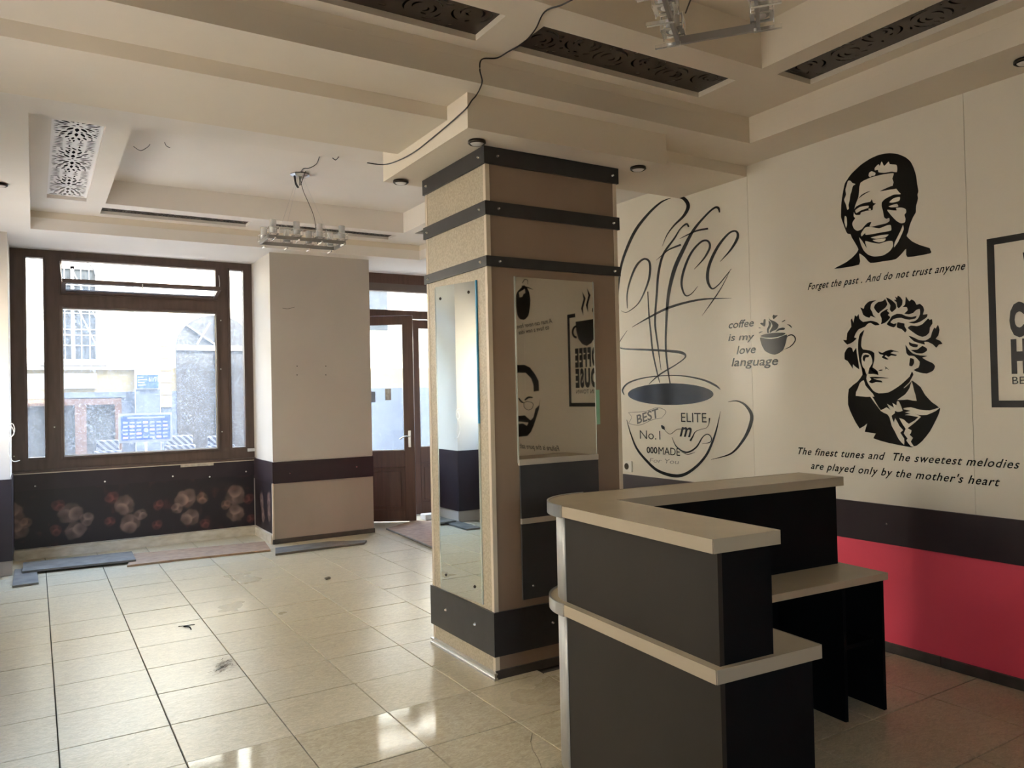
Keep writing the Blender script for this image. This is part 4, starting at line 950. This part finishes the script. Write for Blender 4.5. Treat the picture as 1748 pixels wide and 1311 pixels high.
fill('light_area', [P_(p) for p in (
 [(510, 385), (600, 340), (690, 318), (775, 308), (765, 350), (775, 380), (768, 410), (795, 430), (815, 455), (832, 475), (780, 478), (735, 498), (705, 515), (682, 540), (680, 570), (690, 610), (700, 660), (718, 672), (740, 665), (742, 690), (715, 708), (680, 716), (600, 735), (583, 730), (598, 698), (572, 702), (545, 725), (520, 755), (485, 768), (458, 750), (445, 715), (452, 690), (468, 668), (455, 650), (460, 600), (472, 555), (495, 495)],
 [(740, 540), (775, 508), (825, 497), (820, 528), (770, 542)], [(735, 572), (800, 552), (812, 575), (760, 580)],
 [(722, 600), (770, 605), (800, 605), (795, 585), (840, 582), (872, 595), (876, 620), (862, 640), (870, 670), (865, 700), (835, 708), (800, 690), (760, 650)],
 [(515, 790), (545, 745), (580, 735), (660, 748), (720, 725), (752, 722), (755, 765), (680, 780), (600, 795), (552, 800), (548, 785), (520, 812)],
 [(592, 822), (660, 805), (735, 797), (710, 820), (640, 832)], [(610, 840), (710, 828), (700, 850), (660, 860), (625, 852)],
 [(500, 820), (535, 865), (560, 905), (548, 850), (600, 862), (660, 870), (720, 852), (765, 850), (770, 890), (745, 930), (690, 965), (620, 973), (575, 960), (540, 930), (515, 880)],
 [(850, 722), (855, 760), (815, 850), (780, 900), (785, 860), (830, 770)],
 [(625, 265), (655, 235), (665, 250), (680, 213), (700, 250), (735, 215), (745, 235), (795, 240), (805, 265), (800, 300), (760, 295), (700, 305), (655, 300), (650, 280), (625, 285)],
 [(575, 330), (580, 305), (600, 292), (630, 305), (625, 325), (600, 330), (590, 340)],
 [(410, 370), (430, 368), (445, 385), (470, 395), (450, 410), (440, 450), (430, 480), (425, 520), (415, 560), (418, 590), (405, 600), (395, 560), (380, 520), (395, 480), (390, 440), (398, 410)],
 [(385, 650), (400, 660), (403, 720), (395, 745), (382, 700)])], LT, e, .0012)
fill('features', [P_(p) for p in (
 [(665, 453), (710, 430), (768, 408), (800, 430), (740, 440)], [(492, 512), (520, 480), (560, 458), (592, 450), (560, 466), (525, 488)],
 [(456, 605), (480, 572), (530, 548), (590, 535), (600, 515), (613, 545), (634, 550), (612, 570), (607, 602), (560, 608), (515, 622), (508, 640), (470, 640)])], K, e, .0018)
fill('eye_highlight', [P_([(470, 603), (510, 577), (575, 567), (572, 585), (520, 603), (478, 626)]), P_([(575, 592), (592, 590), (595, 602), (580, 604)])], LT, e, .0024)
# --- composer-like man with wild hair
ON, SN = (1430, 498), 9.2; ON2 = (1430, 630)
e = thing_at('portrait_decal', 1525, 760, 'black stencil portrait of a frowning wild-haired man in coat and cravat', 'wall decal', 'stencil portraits')
H1 = [[(680, 510), (690, 470), (690, 420), (670, 370), (680, 330), (760, 280), (800, 270), (775, 300), (815, 335), (790, 365), (830, 400), (790, 450), (740, 490)],
 [(610, 135), (560, 160), (525, 200), (515, 270), (540, 310), (560, 370), (600, 410), (520, 380), (500, 410), (440, 390), (400, 360), (380, 300), (355, 245), (410, 270), (420, 230), (450, 190), (500, 150)],
 [(730, 130), (700, 150), (640, 160), (590, 200), (570, 250), (600, 300), (640, 340), (660, 320), (700, 290), (750, 250), (780, 200), (765, 150), (745, 115)],
 [(760, 90), (830, 120), (880, 160), (915, 200), (920, 260), (880, 300), (850, 320), (820, 280), (830, 215), (800, 170)],
 [(900, 75), (935, 95), (945, 60), (990, 90), (1020, 140), (1010, 210), (960, 260), (935, 230), (925, 165), (880, 125), (920, 125)],
 [(1070, 75), (1105, 125), (1130, 150), (1160, 120), (1210, 150), (1240, 205), (1290, 190), (1340, 230), (1360, 290), (1340, 360), (1410, 350), (1400, 400), (1300, 470), (1200, 500), (1110, 480), (1200, 465), (1260, 425), (1295, 350), (1290, 270), (1230, 290), (1190, 330), (1120, 355), (1050, 345), (1060, 330), (1100, 290), (1085, 240), (1020, 240), (1060, 200)],
 [(820, 440), (850, 385), (930, 347), (1010, 352), (1070, 382), (1160, 397), (1240, 380), (1220, 420), (1130, 440), (1060, 430), (1000, 410), (930, 415), (870, 435), (830, 480), (880, 505), (925, 495), (910, 540), (880, 560), (830, 545), (770, 510)],
 [(940, 480), (1000, 490), (1050, 500), (1050, 540), (1085, 600), (1060, 640), (1010, 590), (930, 560)],
 [(1100, 570), (1150, 530), (1250, 540), (1330, 510), (1420, 420), (1445, 445), (1480, 430), (1490, 500), (1450, 560), (1440, 640), (1390, 690), (1330, 710), (1250, 680), (1190, 640)],
 [(1110, 690), (1200, 720), (1280, 760), (1380, 765), (1460, 715), (1480, 640), (1520, 560), (1540, 580), (1575, 520), (1600, 600), (1580, 690), (1540, 740), (1610, 770), (1645, 820), (1590, 830), (1550, 880), (1500, 830), (1420, 790), (1360, 790), (1370, 830), (1290, 810), (1200, 780)],
 [(1120, 790), (1170, 812), (1260, 830), (1250, 870), (1190, 870), (1130, 840)],
 [(1150, 915), (1250, 910), (1330, 850), (1400, 890), (1400, 930), (1330, 970), (1240, 965)],
 [(1065, 830), (1110, 900), (1180, 970), (1290, 1000), (1410, 1010), (1330, 1035), (1400, 1080), (1490, 1120), (1530, 1170), (1500, 1240), (1400, 1285), (1290, 1270), (1190, 1230), (1270, 1190), (1290, 1100), (1200, 1010), (1120, 1005), (1080, 960)],
 [(1140, 1040), (1195, 1060), (1200, 1120), (1170, 1170), (1125, 1160), (1130, 1100)],
 [(330, 350), (340, 420), (400, 475), (520, 455), (620, 480), (660, 520), (590, 530), (520, 490), (470, 505), (430, 550), (330, 590), (280, 660), (260, 720), (300, 730), (240, 790), (150, 830), (85, 755), (140, 760), (150, 650), (215, 550), (205, 450), (225, 420), (250, 490), (270, 370), (300, 390)],
 [(190, 870), (230, 890), (245, 950), (290, 880), (300, 960), (340, 1220), (240, 1140), (240, 1210), (160, 1090), (110, 1060), (110, 960), (150, 890)],
 [(420, 600), (350, 660), (325, 760), (320, 900), (340, 1080), (375, 1200), (395, 1300), (440, 1300), (385, 1150), (372, 1040), (400, 965), (470, 965), (520, 1000), (540, 1060), (545, 1120), (500, 1200), (480, 1290), (560, 1290), (640, 1306), (630, 1270), (560, 1230), (550, 1180), (575, 1080), (575, 960), (500, 920), (400, 905), (370, 850), (380, 720)],
 [(400, 1010), (440, 985), (500, 1000), (480, 1030), (440, 1035), (420, 1100), (395, 1060)],
 [(640, 935), (700, 960), (760, 930), (840, 910), (970, 950), (880, 940), (830, 965), (930, 990), (910, 1010), (840, 1000), (800, 1025), (760, 1000), (740, 1015), (800, 1060), (760, 1065), (690, 1030), (720, 995), (660, 980)],
 [(640, 1238), (680, 1222), (715, 1230), (680, 1242)], [(735, 1170), (775, 1195), (815, 1235), (770, 1205), (745, 1225), (755, 1195)]]
fill('hair_and_face', [wallpts(dens(p, 2), ON, SN) for p in H1], K, e, .0010)
H2 = [[(380, -40), (390, 90), (310, 200), (175, 315), (165, 560), (225, 720), (345, 935), (465, 855), (428, 985), (600, 1012), (562, 1088), (800, 1160), (1155, 1230), (1200, 1212), (1240, 1205), (1330, 1130), (1450, 980), (1560, 770), (1610, 620), (1480, 520), (1370, 400), (1300, 280), (1170, 180), (1120, 220), (1190, 90), (1165, 40), (1130, 120), (1000, 240), (900, 310), (790, 370), (640, 380), (560, 340), (480, 230), (450, 150), (470, 60), (490, 0), (455, 90), (425, 0)],
 [(500, 125), (600, 122), (720, 130), (810, 145), (700, 145), (600, 148), (560, 145), (620, 170), (680, 180), (705, 210), (600, 205), (540, 225), (490, 200), (530, 160)],
 [(490, -20), (560, 50), (600, 55), (635, 100), (632, 40), (560, -20)]]
fill('coat_and_mouth', [wallpts(dens(p, 2), ON2, SN) for p in H2], K, e, .0010)
H3 = [[(410, 175), (440, 260), (500, 330), (580, 435), (285, 420), (320, 300), (350, 220)],
 [(515, 435), (550, 440), (605, 530), (680, 645), (770, 600), (835, 650), (775, 545), (885, 605), (862, 532), (925, 570), (930, 512), (965, 510), (1022, 655), (940, 672), (900, 655), (898, 695), (848, 735), (885, 840), (905, 770), (975, 900), (1030, 960), (985, 1000), (1045, 1090), (1045, 1190), (960, 1100), (900, 980), (850, 890), (820, 770), (780, 710), (680, 660)],
 [(1165, 190), (1200, 330), (1243, 500), (1100, 478), (935, 488), (1060, 400), (1130, 300)],
 [(1160, 180), (1040, 292), (1060, 292), (1150, 205)],
 [(1040, 615), (1150, 600), (1300, 640), (1450, 650), (1610, 600), (1540, 660), (1400, 720), (1280, 720), (1180, 690), (1310, 750), (1150, 890), (1100, 930), (1160, 960), (1150, 1010), (1130, 1030), (1185, 1080), (1150, 1140), (1200, 1215), (1150, 1210), (1080, 1120), (1100, 1090), (1040, 1010), (1070, 940), (1030, 880), (970, 770), (1050, 800), (1120, 860), (1270, 755), (1060, 720), (1150, 700), (1060, 680), (1150, 655), (1045, 635)]]
fill('light_area', [wallpts(dens(p, 2), ON2, SN) for p in H3], LT, e, .0016)
# --- quotes
def quote(label, lines):
    x, y = lines[0][1]; e = thing_at('wall_lettering', x, y, label, 'lettering', 'quotes on the mural wall')
    for s_, p0, p1, h_ in lines: wtext(s_, 'lettering', e, K, p0, p1, h_*.86, .38, .012, spacing=1.15)
quote('slanted quote reading Forget the past between the two portraits', [('Forget the past . And do not trust anyone', (1379, 495), (1646, 460), .050)])
quote('two-line slanted quote below the wild-haired portrait', [('The finest tunes and  The sweetest melodies', (1360, 775), (1738, 800), .052), ('are played only by the mother\'s heart', (1384, 800), (1704, 830), .052)])
# --- framed COFFEE HOUSE sign: bracket, cup, lettering (continues out of frame and shows in the mirror)
yL, yR, zB, zT = 2.04, 1.43, 1.385, 2.235
e = empty('wall_decal', (XW, (yL+yR)/2, zB), 'framed COFFEE HOUSE decal with cup, cut by the right edge', 'wall decal')
t = .034
def wbox(ya, yb, za, zb, name, mat=K, lift=.0015): return MB().box(XW-lift, XW, min(ya, yb), max(ya, yb), za, zb).done(name, mat, e)
wbox(yL, yL-t, zB, zT, 'frame_line'); wbox(yL-t, yR+t, zB, zB+t, 'frame_line'); wbox(yR, yR+t, zB, 2.215, 'frame_line'); wbox(yL-t, 1.80, zT-t, zT, 'frame_line'); wbox(yR+t, 1.55, 2.215-t, 2.215, 'frame_line')
def ypt(y, z): return Vector((XW, y, z))
cup = [ypt(1.875, 2.14), ypt(1.865, 2.06), ypt(1.83, 1.985), ypt(1.775, 1.935), ypt(1.71, 1.915), ypt(1.645, 1.935), ypt(1.59, 1.985), ypt(1.56, 2.06), ypt(1.555, 2.14)]
fill('cup', [cup], K, e, .0012)
for y0_, z0_ in ((1.74, 2.20), (1.67, 2.18)):
    fill('steam', [[ypt(y0_, z0_), ypt(y0_-.03, z0_+.07), ypt(y0_+.01, z0_+.15), ypt(y0_-.01, z0_+.22), ypt(y0_+.04, z0_+.15), ypt(y0_, z0_+.07)]], K, e, .0012)
mb = MB()
for k in range(10):
    a0_, a1_ = -math.pi/2+math.pi*k/10, -math.pi/2+math.pi*(k+1)/10
    mb.cyl((XW-.001, 1.565-.055*math.cos(a0_), 2.05+.05*math.sin(a0_)), (XW-.001, 1.565-.055*math.cos(a1_), 2.05+.05*math.sin(a1_)), .010, 6)
mb.done('cup_handle', K, e)
text_at('COFFEE', 'lettering', e, K, (XW, 1.945, 1.745), (XW, 1.535, 1.745), .150, 1, (-1, 0, 0), 0, .07, .0012, 1.25)
text_at('HOUSE', 'lettering', e, K, (XW, 1.942, 1.565), (XW, 1.535, 1.565), .150, 1, (-1, 0, 0), 0, .07, .0012, 1.25)
text_at('BEST IN TOWN', 'lettering', e, K, (XW, 1.94, 1.50), (XW, 1.54, 1.50), .038, 1, (-1, 0, 0), 0, 0, .0012)
# things further along the wall, visible in the column mirror
def onm(x, y):
    d = ray(x, y); o = Vector((0, 0, CAMZ)); tm_ = (3.543)/d.y; p = o+d*tm_; d2 = Vector((d.x, -d.y, d.z)); return p+d2*((XW-p.x)/d2.x)
e = empty('portrait_decal', (XW, .85, 1.3), 'stencil portrait of a bearded man with glasses, seen only in the column mirror', 'wall decal', 'stencil portraits')
OM, SM = (870, 600), 6.556
def PM(pts): return [onm(OM[0]+x/SM, OM[1]+y/SM) for x, y in pts]
def mir(pts, c=60): return pts+[(2*c-x, y) for x, y in reversed(pts)]
fill('hair', [PM(mir([(110, 150), (170, 150), (230, 180), (290, 260), (325, 330), (330, 440), (270, 450), (265, 370), (240, 300), (180, 240), (110, 240)]))], K, e, .0008)
fill('beard', [PM(mir([(110, 720), (170, 715), (200, 740), (235, 770), (265, 740), (290, 640), (330, 600), (345, 520), (330, 640), (300, 740), (270, 830), (240, 900), (200, 945), (110, 955)]))], K, e, .0008)
fill('mouth', [PM([(10, 790), (110, 785), (210, 795), (195, 830), (150, 805), (110, 810), (20, 810)])], LT, e, .0014)
strokes('glasses', [[(160, 575, 6), (200, 560, 6), (260, 580, 6), (255, 630, 6), (210, 655, 6), (165, 625, 6), (160, 575, 6)], [(170, 545, 14), (210, 515, 22), (260, 515, 12)], [(100, 520, 12), (130, 560, 20), (160, 575, 8)]], K, e, OM, SM, .001, onm)
e = empty('portrait_decal', (XW, .85, 2.1), 'dark oval stencil figure above it, seen only in the column mirror', 'wall decal', 'stencil portraits')
OM2, SM2 = (870, 465), 8.194
PM2 = lambda pts: [onm(OM2[0]+x/SM2, OM2[1]+y/SM2) for x, y in pts]
fill('stencil', [PM2(dens([(90, 330), (110, 270), (160, 215), (200, 180), (240, 210), (275, 280), (290, 380), (285, 480), (265, 600), (210, 660), (150, 655), (110, 600), (92, 480)]))], K, e, .0008)
fill('light_area', [PM2([(130, 280), (165, 260), (215, 230), (220, 290), (195, 300), (180, 340), (140, 350)])], LT, e, .0014)
strokes('crest', [[(170, 190, 14), (250, 210, 16), (330, 240, 5)], [(180, 150, 8), (210, 100, 10), (250, 110, 8), (255, 170, 5)]], K, e, OM2, SM2, .001, onm)
def mquote(lines, label):
    e = empty('wall_lettering', (XW, 1.0, 1.5), label, 'lettering', 'quotes on the mural wall')
    for s_, pa_, pb_, h_ in lines: wtext(s_, 'lettering', e, K, pa_, pb_, h_, .35, .004, onm)
mquote([('A man can never have', (943, 551), (883, 561), .045), ('to have a new idea', (938, 562), (886, 571), .045)], 'slanted two-line quote seen mirrored in the column mirror, beside the frame')
mquote([('Failure is the pure salt', (955, 770), (888, 765), .050)], 'slanted one-line quote seen mirrored low in the column mirror')
# ================================================================== CHANDELIERS
def chandelier(cx, cy, rz, ztop, plate, label):
    e = empty('chandelier', (cx, cy, 2.86), label, 'chandelier', 'rectangular chrome chandeliers', rz)
    L2, W2 = .33, .15
    def part(mb, name, mat, par=None, sm=False):
        o = mb.done(name, mat, None, sm); o.parent = par or e; return o
    fb = MB().box(-L2, L2, -W2-.007, -W2+.007, -.006, .024, .002).box(-L2, L2, W2-.007, W2+.007, -.006, .024, .002).box(-L2-.007, -L2+.007, -W2, W2, -.006, .024, .002).box(L2-.007, L2+.007, -W2, W2, -.006, .024, .002)
    part(fb, 'frame', M['frame_grey'])
    pos = [(-L2+.035+k*(2*L2-.07)/3, s*(W2+.014), s) for s in (-1, 1) for k in range(4)]
    spots = [(x, y, (0, s)) for x, y, s in pos]
    for (x, y, d) in spots:
        hm = MB()
        slab_holes(hm, x-.043, x+.043, y-.043, y+.043, .028, .032, [(x-.027, x+.027, y-.027, y+.027)]); slab_holes(hm, x-.043, x+.043, y-.043, y+.043, .078, .081, [(x-.036, x+.036, y-.036, y+.036)])
        for sx in (-1, 1):
            for sy in (-1, 1): hm.cyl((x+sx*.041, y+sy*.041, .02), (x+sx*.041, y+sy*.041, .085), .0025, 6)
        hm.box(x-.007, x+.007, min(y-d[1]*.03, y+d[1]*.07), max(y-d[1]*.03, y+d[1]*.07), -.024, -.010, .001)
        hl = part(hm, 'lamp_holder', M['chrome'])
        gm = MB().lathe([(.0265, .034), (.0265, .15), (.0245, .15), (.0245, .038), (.001, .036)], (x, y, 0), 20)
        part(gm, 'glass_tube', M['lampglass'], hl, True)
        part(MB().lathe([(.001, .03), (.016, .03), (.018, .06), (.010, .085), (.001, .088)], (x, y, 0), 16), 'bulb', M['lens'], hl, True)
    R_ = Matrix.Rotation(-rz, 3, 'Z')
    pl = R_ @ Vector((plate[0]-cx, plate[1]-cy, 0)); zt = ztop-2.86
    part(MB().lathe([(.001, zt), (.075, zt), (.085, zt-.012), (.05, zt-.032), (.001, zt-.034)], (pl.x, pl.y, 0), 8), 'ceiling_plate', M['steel'])
    for sx in (-1, 1):
        for sy in (-1, 1): part(MB().cyl((pl.x+sx*.02, pl.y+sy*.02, zt-.03), (sx*.2, sy*W2, .02), .0012, 5), 'suspension_wire', M['steel'])
    part(MB().tube([(pl.x, pl.y, zt-.03), (pl.x+.03, pl.y, zt-.15), (.10, 0, .25), (.16, .10, .03)], .0028, 6), 'flex', M['cable'])
    return e
far_lamp = chandelier(2.01, 6.66, math.radians(-1), ZTF, (1.955, 6.53), 'rectangular glass and chrome chandelier hanging before the window pier')
chandelier(1.99, 1.87, math.radians(38.5), ZTN, (1.9, 1.8), 'rectangular glass and chrome chandelier cut by the top edge of the picture')
# loose dark connectors on the far plate
MB().tube([(1.90, 6.50, 3.40), (1.90, 6.47, 3.33), (1.915, 6.45, 3.29)], .009, 6).tube([(1.95, 6.52, 3.41), (1.93, 6.45, 3.31), (1.965, 6.40, 3.45-.025)], .003, 5).done('loose_wire', M['cable'], far_lamp)
# ================================================================== CABLES
cp = [onz(x, y, ZRN-.006) for x, y in ((990, -8), (960, 8), (930, 20), (914, 50))]+[onz(x, y, ZRN-.012) for x, y in ((895, 72), (868, 88))]
cp += [ony(x, y, C1[3]-.012) for x, y in ((848, 99), (823, 101), (819, 118), (823, 138))]+[onz(819, 152, ZN-.008), ony(812, 164, 3.336), ony(805, 172, 3.336)]
cp += [onx(x, y, 1.838) for x, y in ((797, 184), (782, 198), (765, 213), (735, 238), (708, 259), (680, 274))]+[ony(x, y, 4.40) for x, y in ((655, 281), (627, 278))]
tag(MB().tube(cp, .0035, 6).done('cable', M['cable']), 'thin black cable drooping across the ceiling to the column capital', 'cable')
tag(MB().tube([onz(x, y, 3.42) for x, y in ((545, 268), (540, 280), (528, 287), (518, 288), (512, 296))], .003, 6).done('cable', M['cable']), 'short curled black wire above the far chandelier plate', 'cable')
tag(MB().tube([onz(x, y, 3.04) for x, y in ((568, 270), (573, 273), (578, 268))], .003, 6).done('cable', M['cable']), 'tiny hook of wire on the ceiling right of the far chandelier plate', 'cable')
tag(MB().tube([ony(x, y, 8.15) for x, y in ((14, 722), (22, 724), (25, 735), (20, 745), (14, 740), (19, 728), (24, 740), (17, 750), (14, 772), (22, 787), (34, 786))], .004, 6).done('cable', M['socket']), 'coil of white cable hanging at the left edge of the window', 'cable')
# ================================================================== SOCKET, STICKER
p = onx(1073, 796)
e = empty('wall_socket', (XR, p.y, p.z), 'white wall socket left of the huge cup, just above the dado', 'socket')
MB().box(XR-.012, XR-.0005, p.y-.05, p.y+.05, p.z-.045, p.z+.045, .004).done('plate', M['socket'], e)
MB().cyl((XR-.012, p.y+.01, p.z), (XR-.0145, p.y+.01, p.z), .026, 20).cyl((XR-.014, p.y+.01, p.z), (XR-.0155, p.y+.01, p.z), .010, 10).done('outlet', M['bronze'], e)
tag(MB().box(1.335, 1.672, 8.975, 8.978, .800, .835).done('torn_sticker', M['sticker']), 'torn pale sticker strip on the dark band under the window', 'sticker')
p = ony(430, 767, 8.975)
tag(MB().box(p.x-.05, p.x+.09, 8.962, 8.984, .93, .965, .003).done('metal_bracket', M['steel']), 'small metal bracket at the lower right corner of the window frame', 'bracket')
# ================================================================== LOOSE BOARDS ON THE FLOOR
def board(pix, z0, z1, mat, name, label, cat, group=None):
    P = [onz(x, y, z1) for x, y in pix]; return tag(MB().prism([(q.x, q.y) for q in P], z0, z1).done(name, mat), label, cat, group)
board([(40, 960), (225, 941), (232, 955), (38, 975)], .02, .038, M['board_grey'], 'loose_plank', 'grey loose plank lying along the base of the window wall, left', 'plank', 'loose planks by the window')
board([(228, 945), (452, 924), (462, 938), (300, 955), (217, 965)], .002, .019, M['board_brown'], 'loose_plank', 'brown loose board lying along the base of the window wall', 'plank', 'loose planks by the window')
board([(470, 935), (560, 924), (626, 922), (622, 926), (540, 936), (470, 945)], .002, .022, M['board_grey'], 'loose_plank', 'grey loose plank lying in front of the pier', 'plank', 'loose planks by the window')
board([(25, 972), (62, 968), (66, 994), (21, 1000)], .002, .018, M['board_grey'], 'tile_offcut', 'small dark tile offcut on the floor at the left edge', 'tile')
board([(660, 902), (745, 938), (748, 890), (706, 888)], .002, .016, M['board_brown'], 'floor_board', 'brown board lying on the floor inside the open door', 'board')
tag(MB().tube([onz(x, y, .024) for x, y in ((660, 903), (700, 919), (745, 938))], .010, 6).done('threshold_strip', M['board_grey']), 'loose metal strip along the edge of the brown board by the door', 'strip')
p = onz(732, 882, .02)
tag(MB().box(4.02, 4.30, 8.55, 8.70, .002, .07, .01).done('stone_block', M['stone']), 'pale stone block on the floor beside the open door', 'block')
# dirt scuff and debris
p = onz(381, 1137)
mb = MB(); rs = random.Random(5)
for k in range(70):
    a = rs.gauss(0, .028); b = rs.gauss(0, .048); x, y = p.x+a*.9+b*.3, p.y+b*1.0
    L_ = rs.uniform(.02, .05); an = rs.uniform(-.4, 1.2)
    d = Vector((math.cos(an), math.sin(an), 0))*L_/2; n = Vector((-d.y, d.x, 0)).normalized()*rs.uniform(.0008, .002)
    c = Vector((x, y, .0022)); mb.bm.faces.new([mb.bm.verts.new(v) for v in (c-d-n, c+d-n, c+d+n, c-d+n)])
tag(mb.done('dirt_scuff', newmat('dried_dirt', (.16, .13, .09), .8)), 'dark scraped dirt patch on a floor tile left of the column', 'stain', kind='stuff')
p = onz(559, 987, .01)
r_ = MB(); bmesh.ops.create_icosphere(r_.bm, subdivisions=2, radius=.02)
for v in r_.bm.verts: v.co = Vector((v.co.x*1.3, v.co.y*.8, v.co.z*.6))*rs.uniform(.7, 1.3)+Vector((p.x, p.y, .012))
tag(r_.done('rubble', M['board_grey']), 'small lump of rubble on the floor tiles towards the door', 'rubble')
p = onz(324, 1072)
tag(MB().tube([(p.x-.03, p.y+.05, .003), (p.x, p.y+.01, .004), (p.x+.0, p.y-.05, .003)], .004, 5).tube([(p.x-.06, p.y+.07, .003), (p.x+.04, p.y+.055, .003)], .0025, 5).done('dirt_mark', M['hole_dark']), 'thin dark dirt mark on the floor tiles below the window', 'stain')
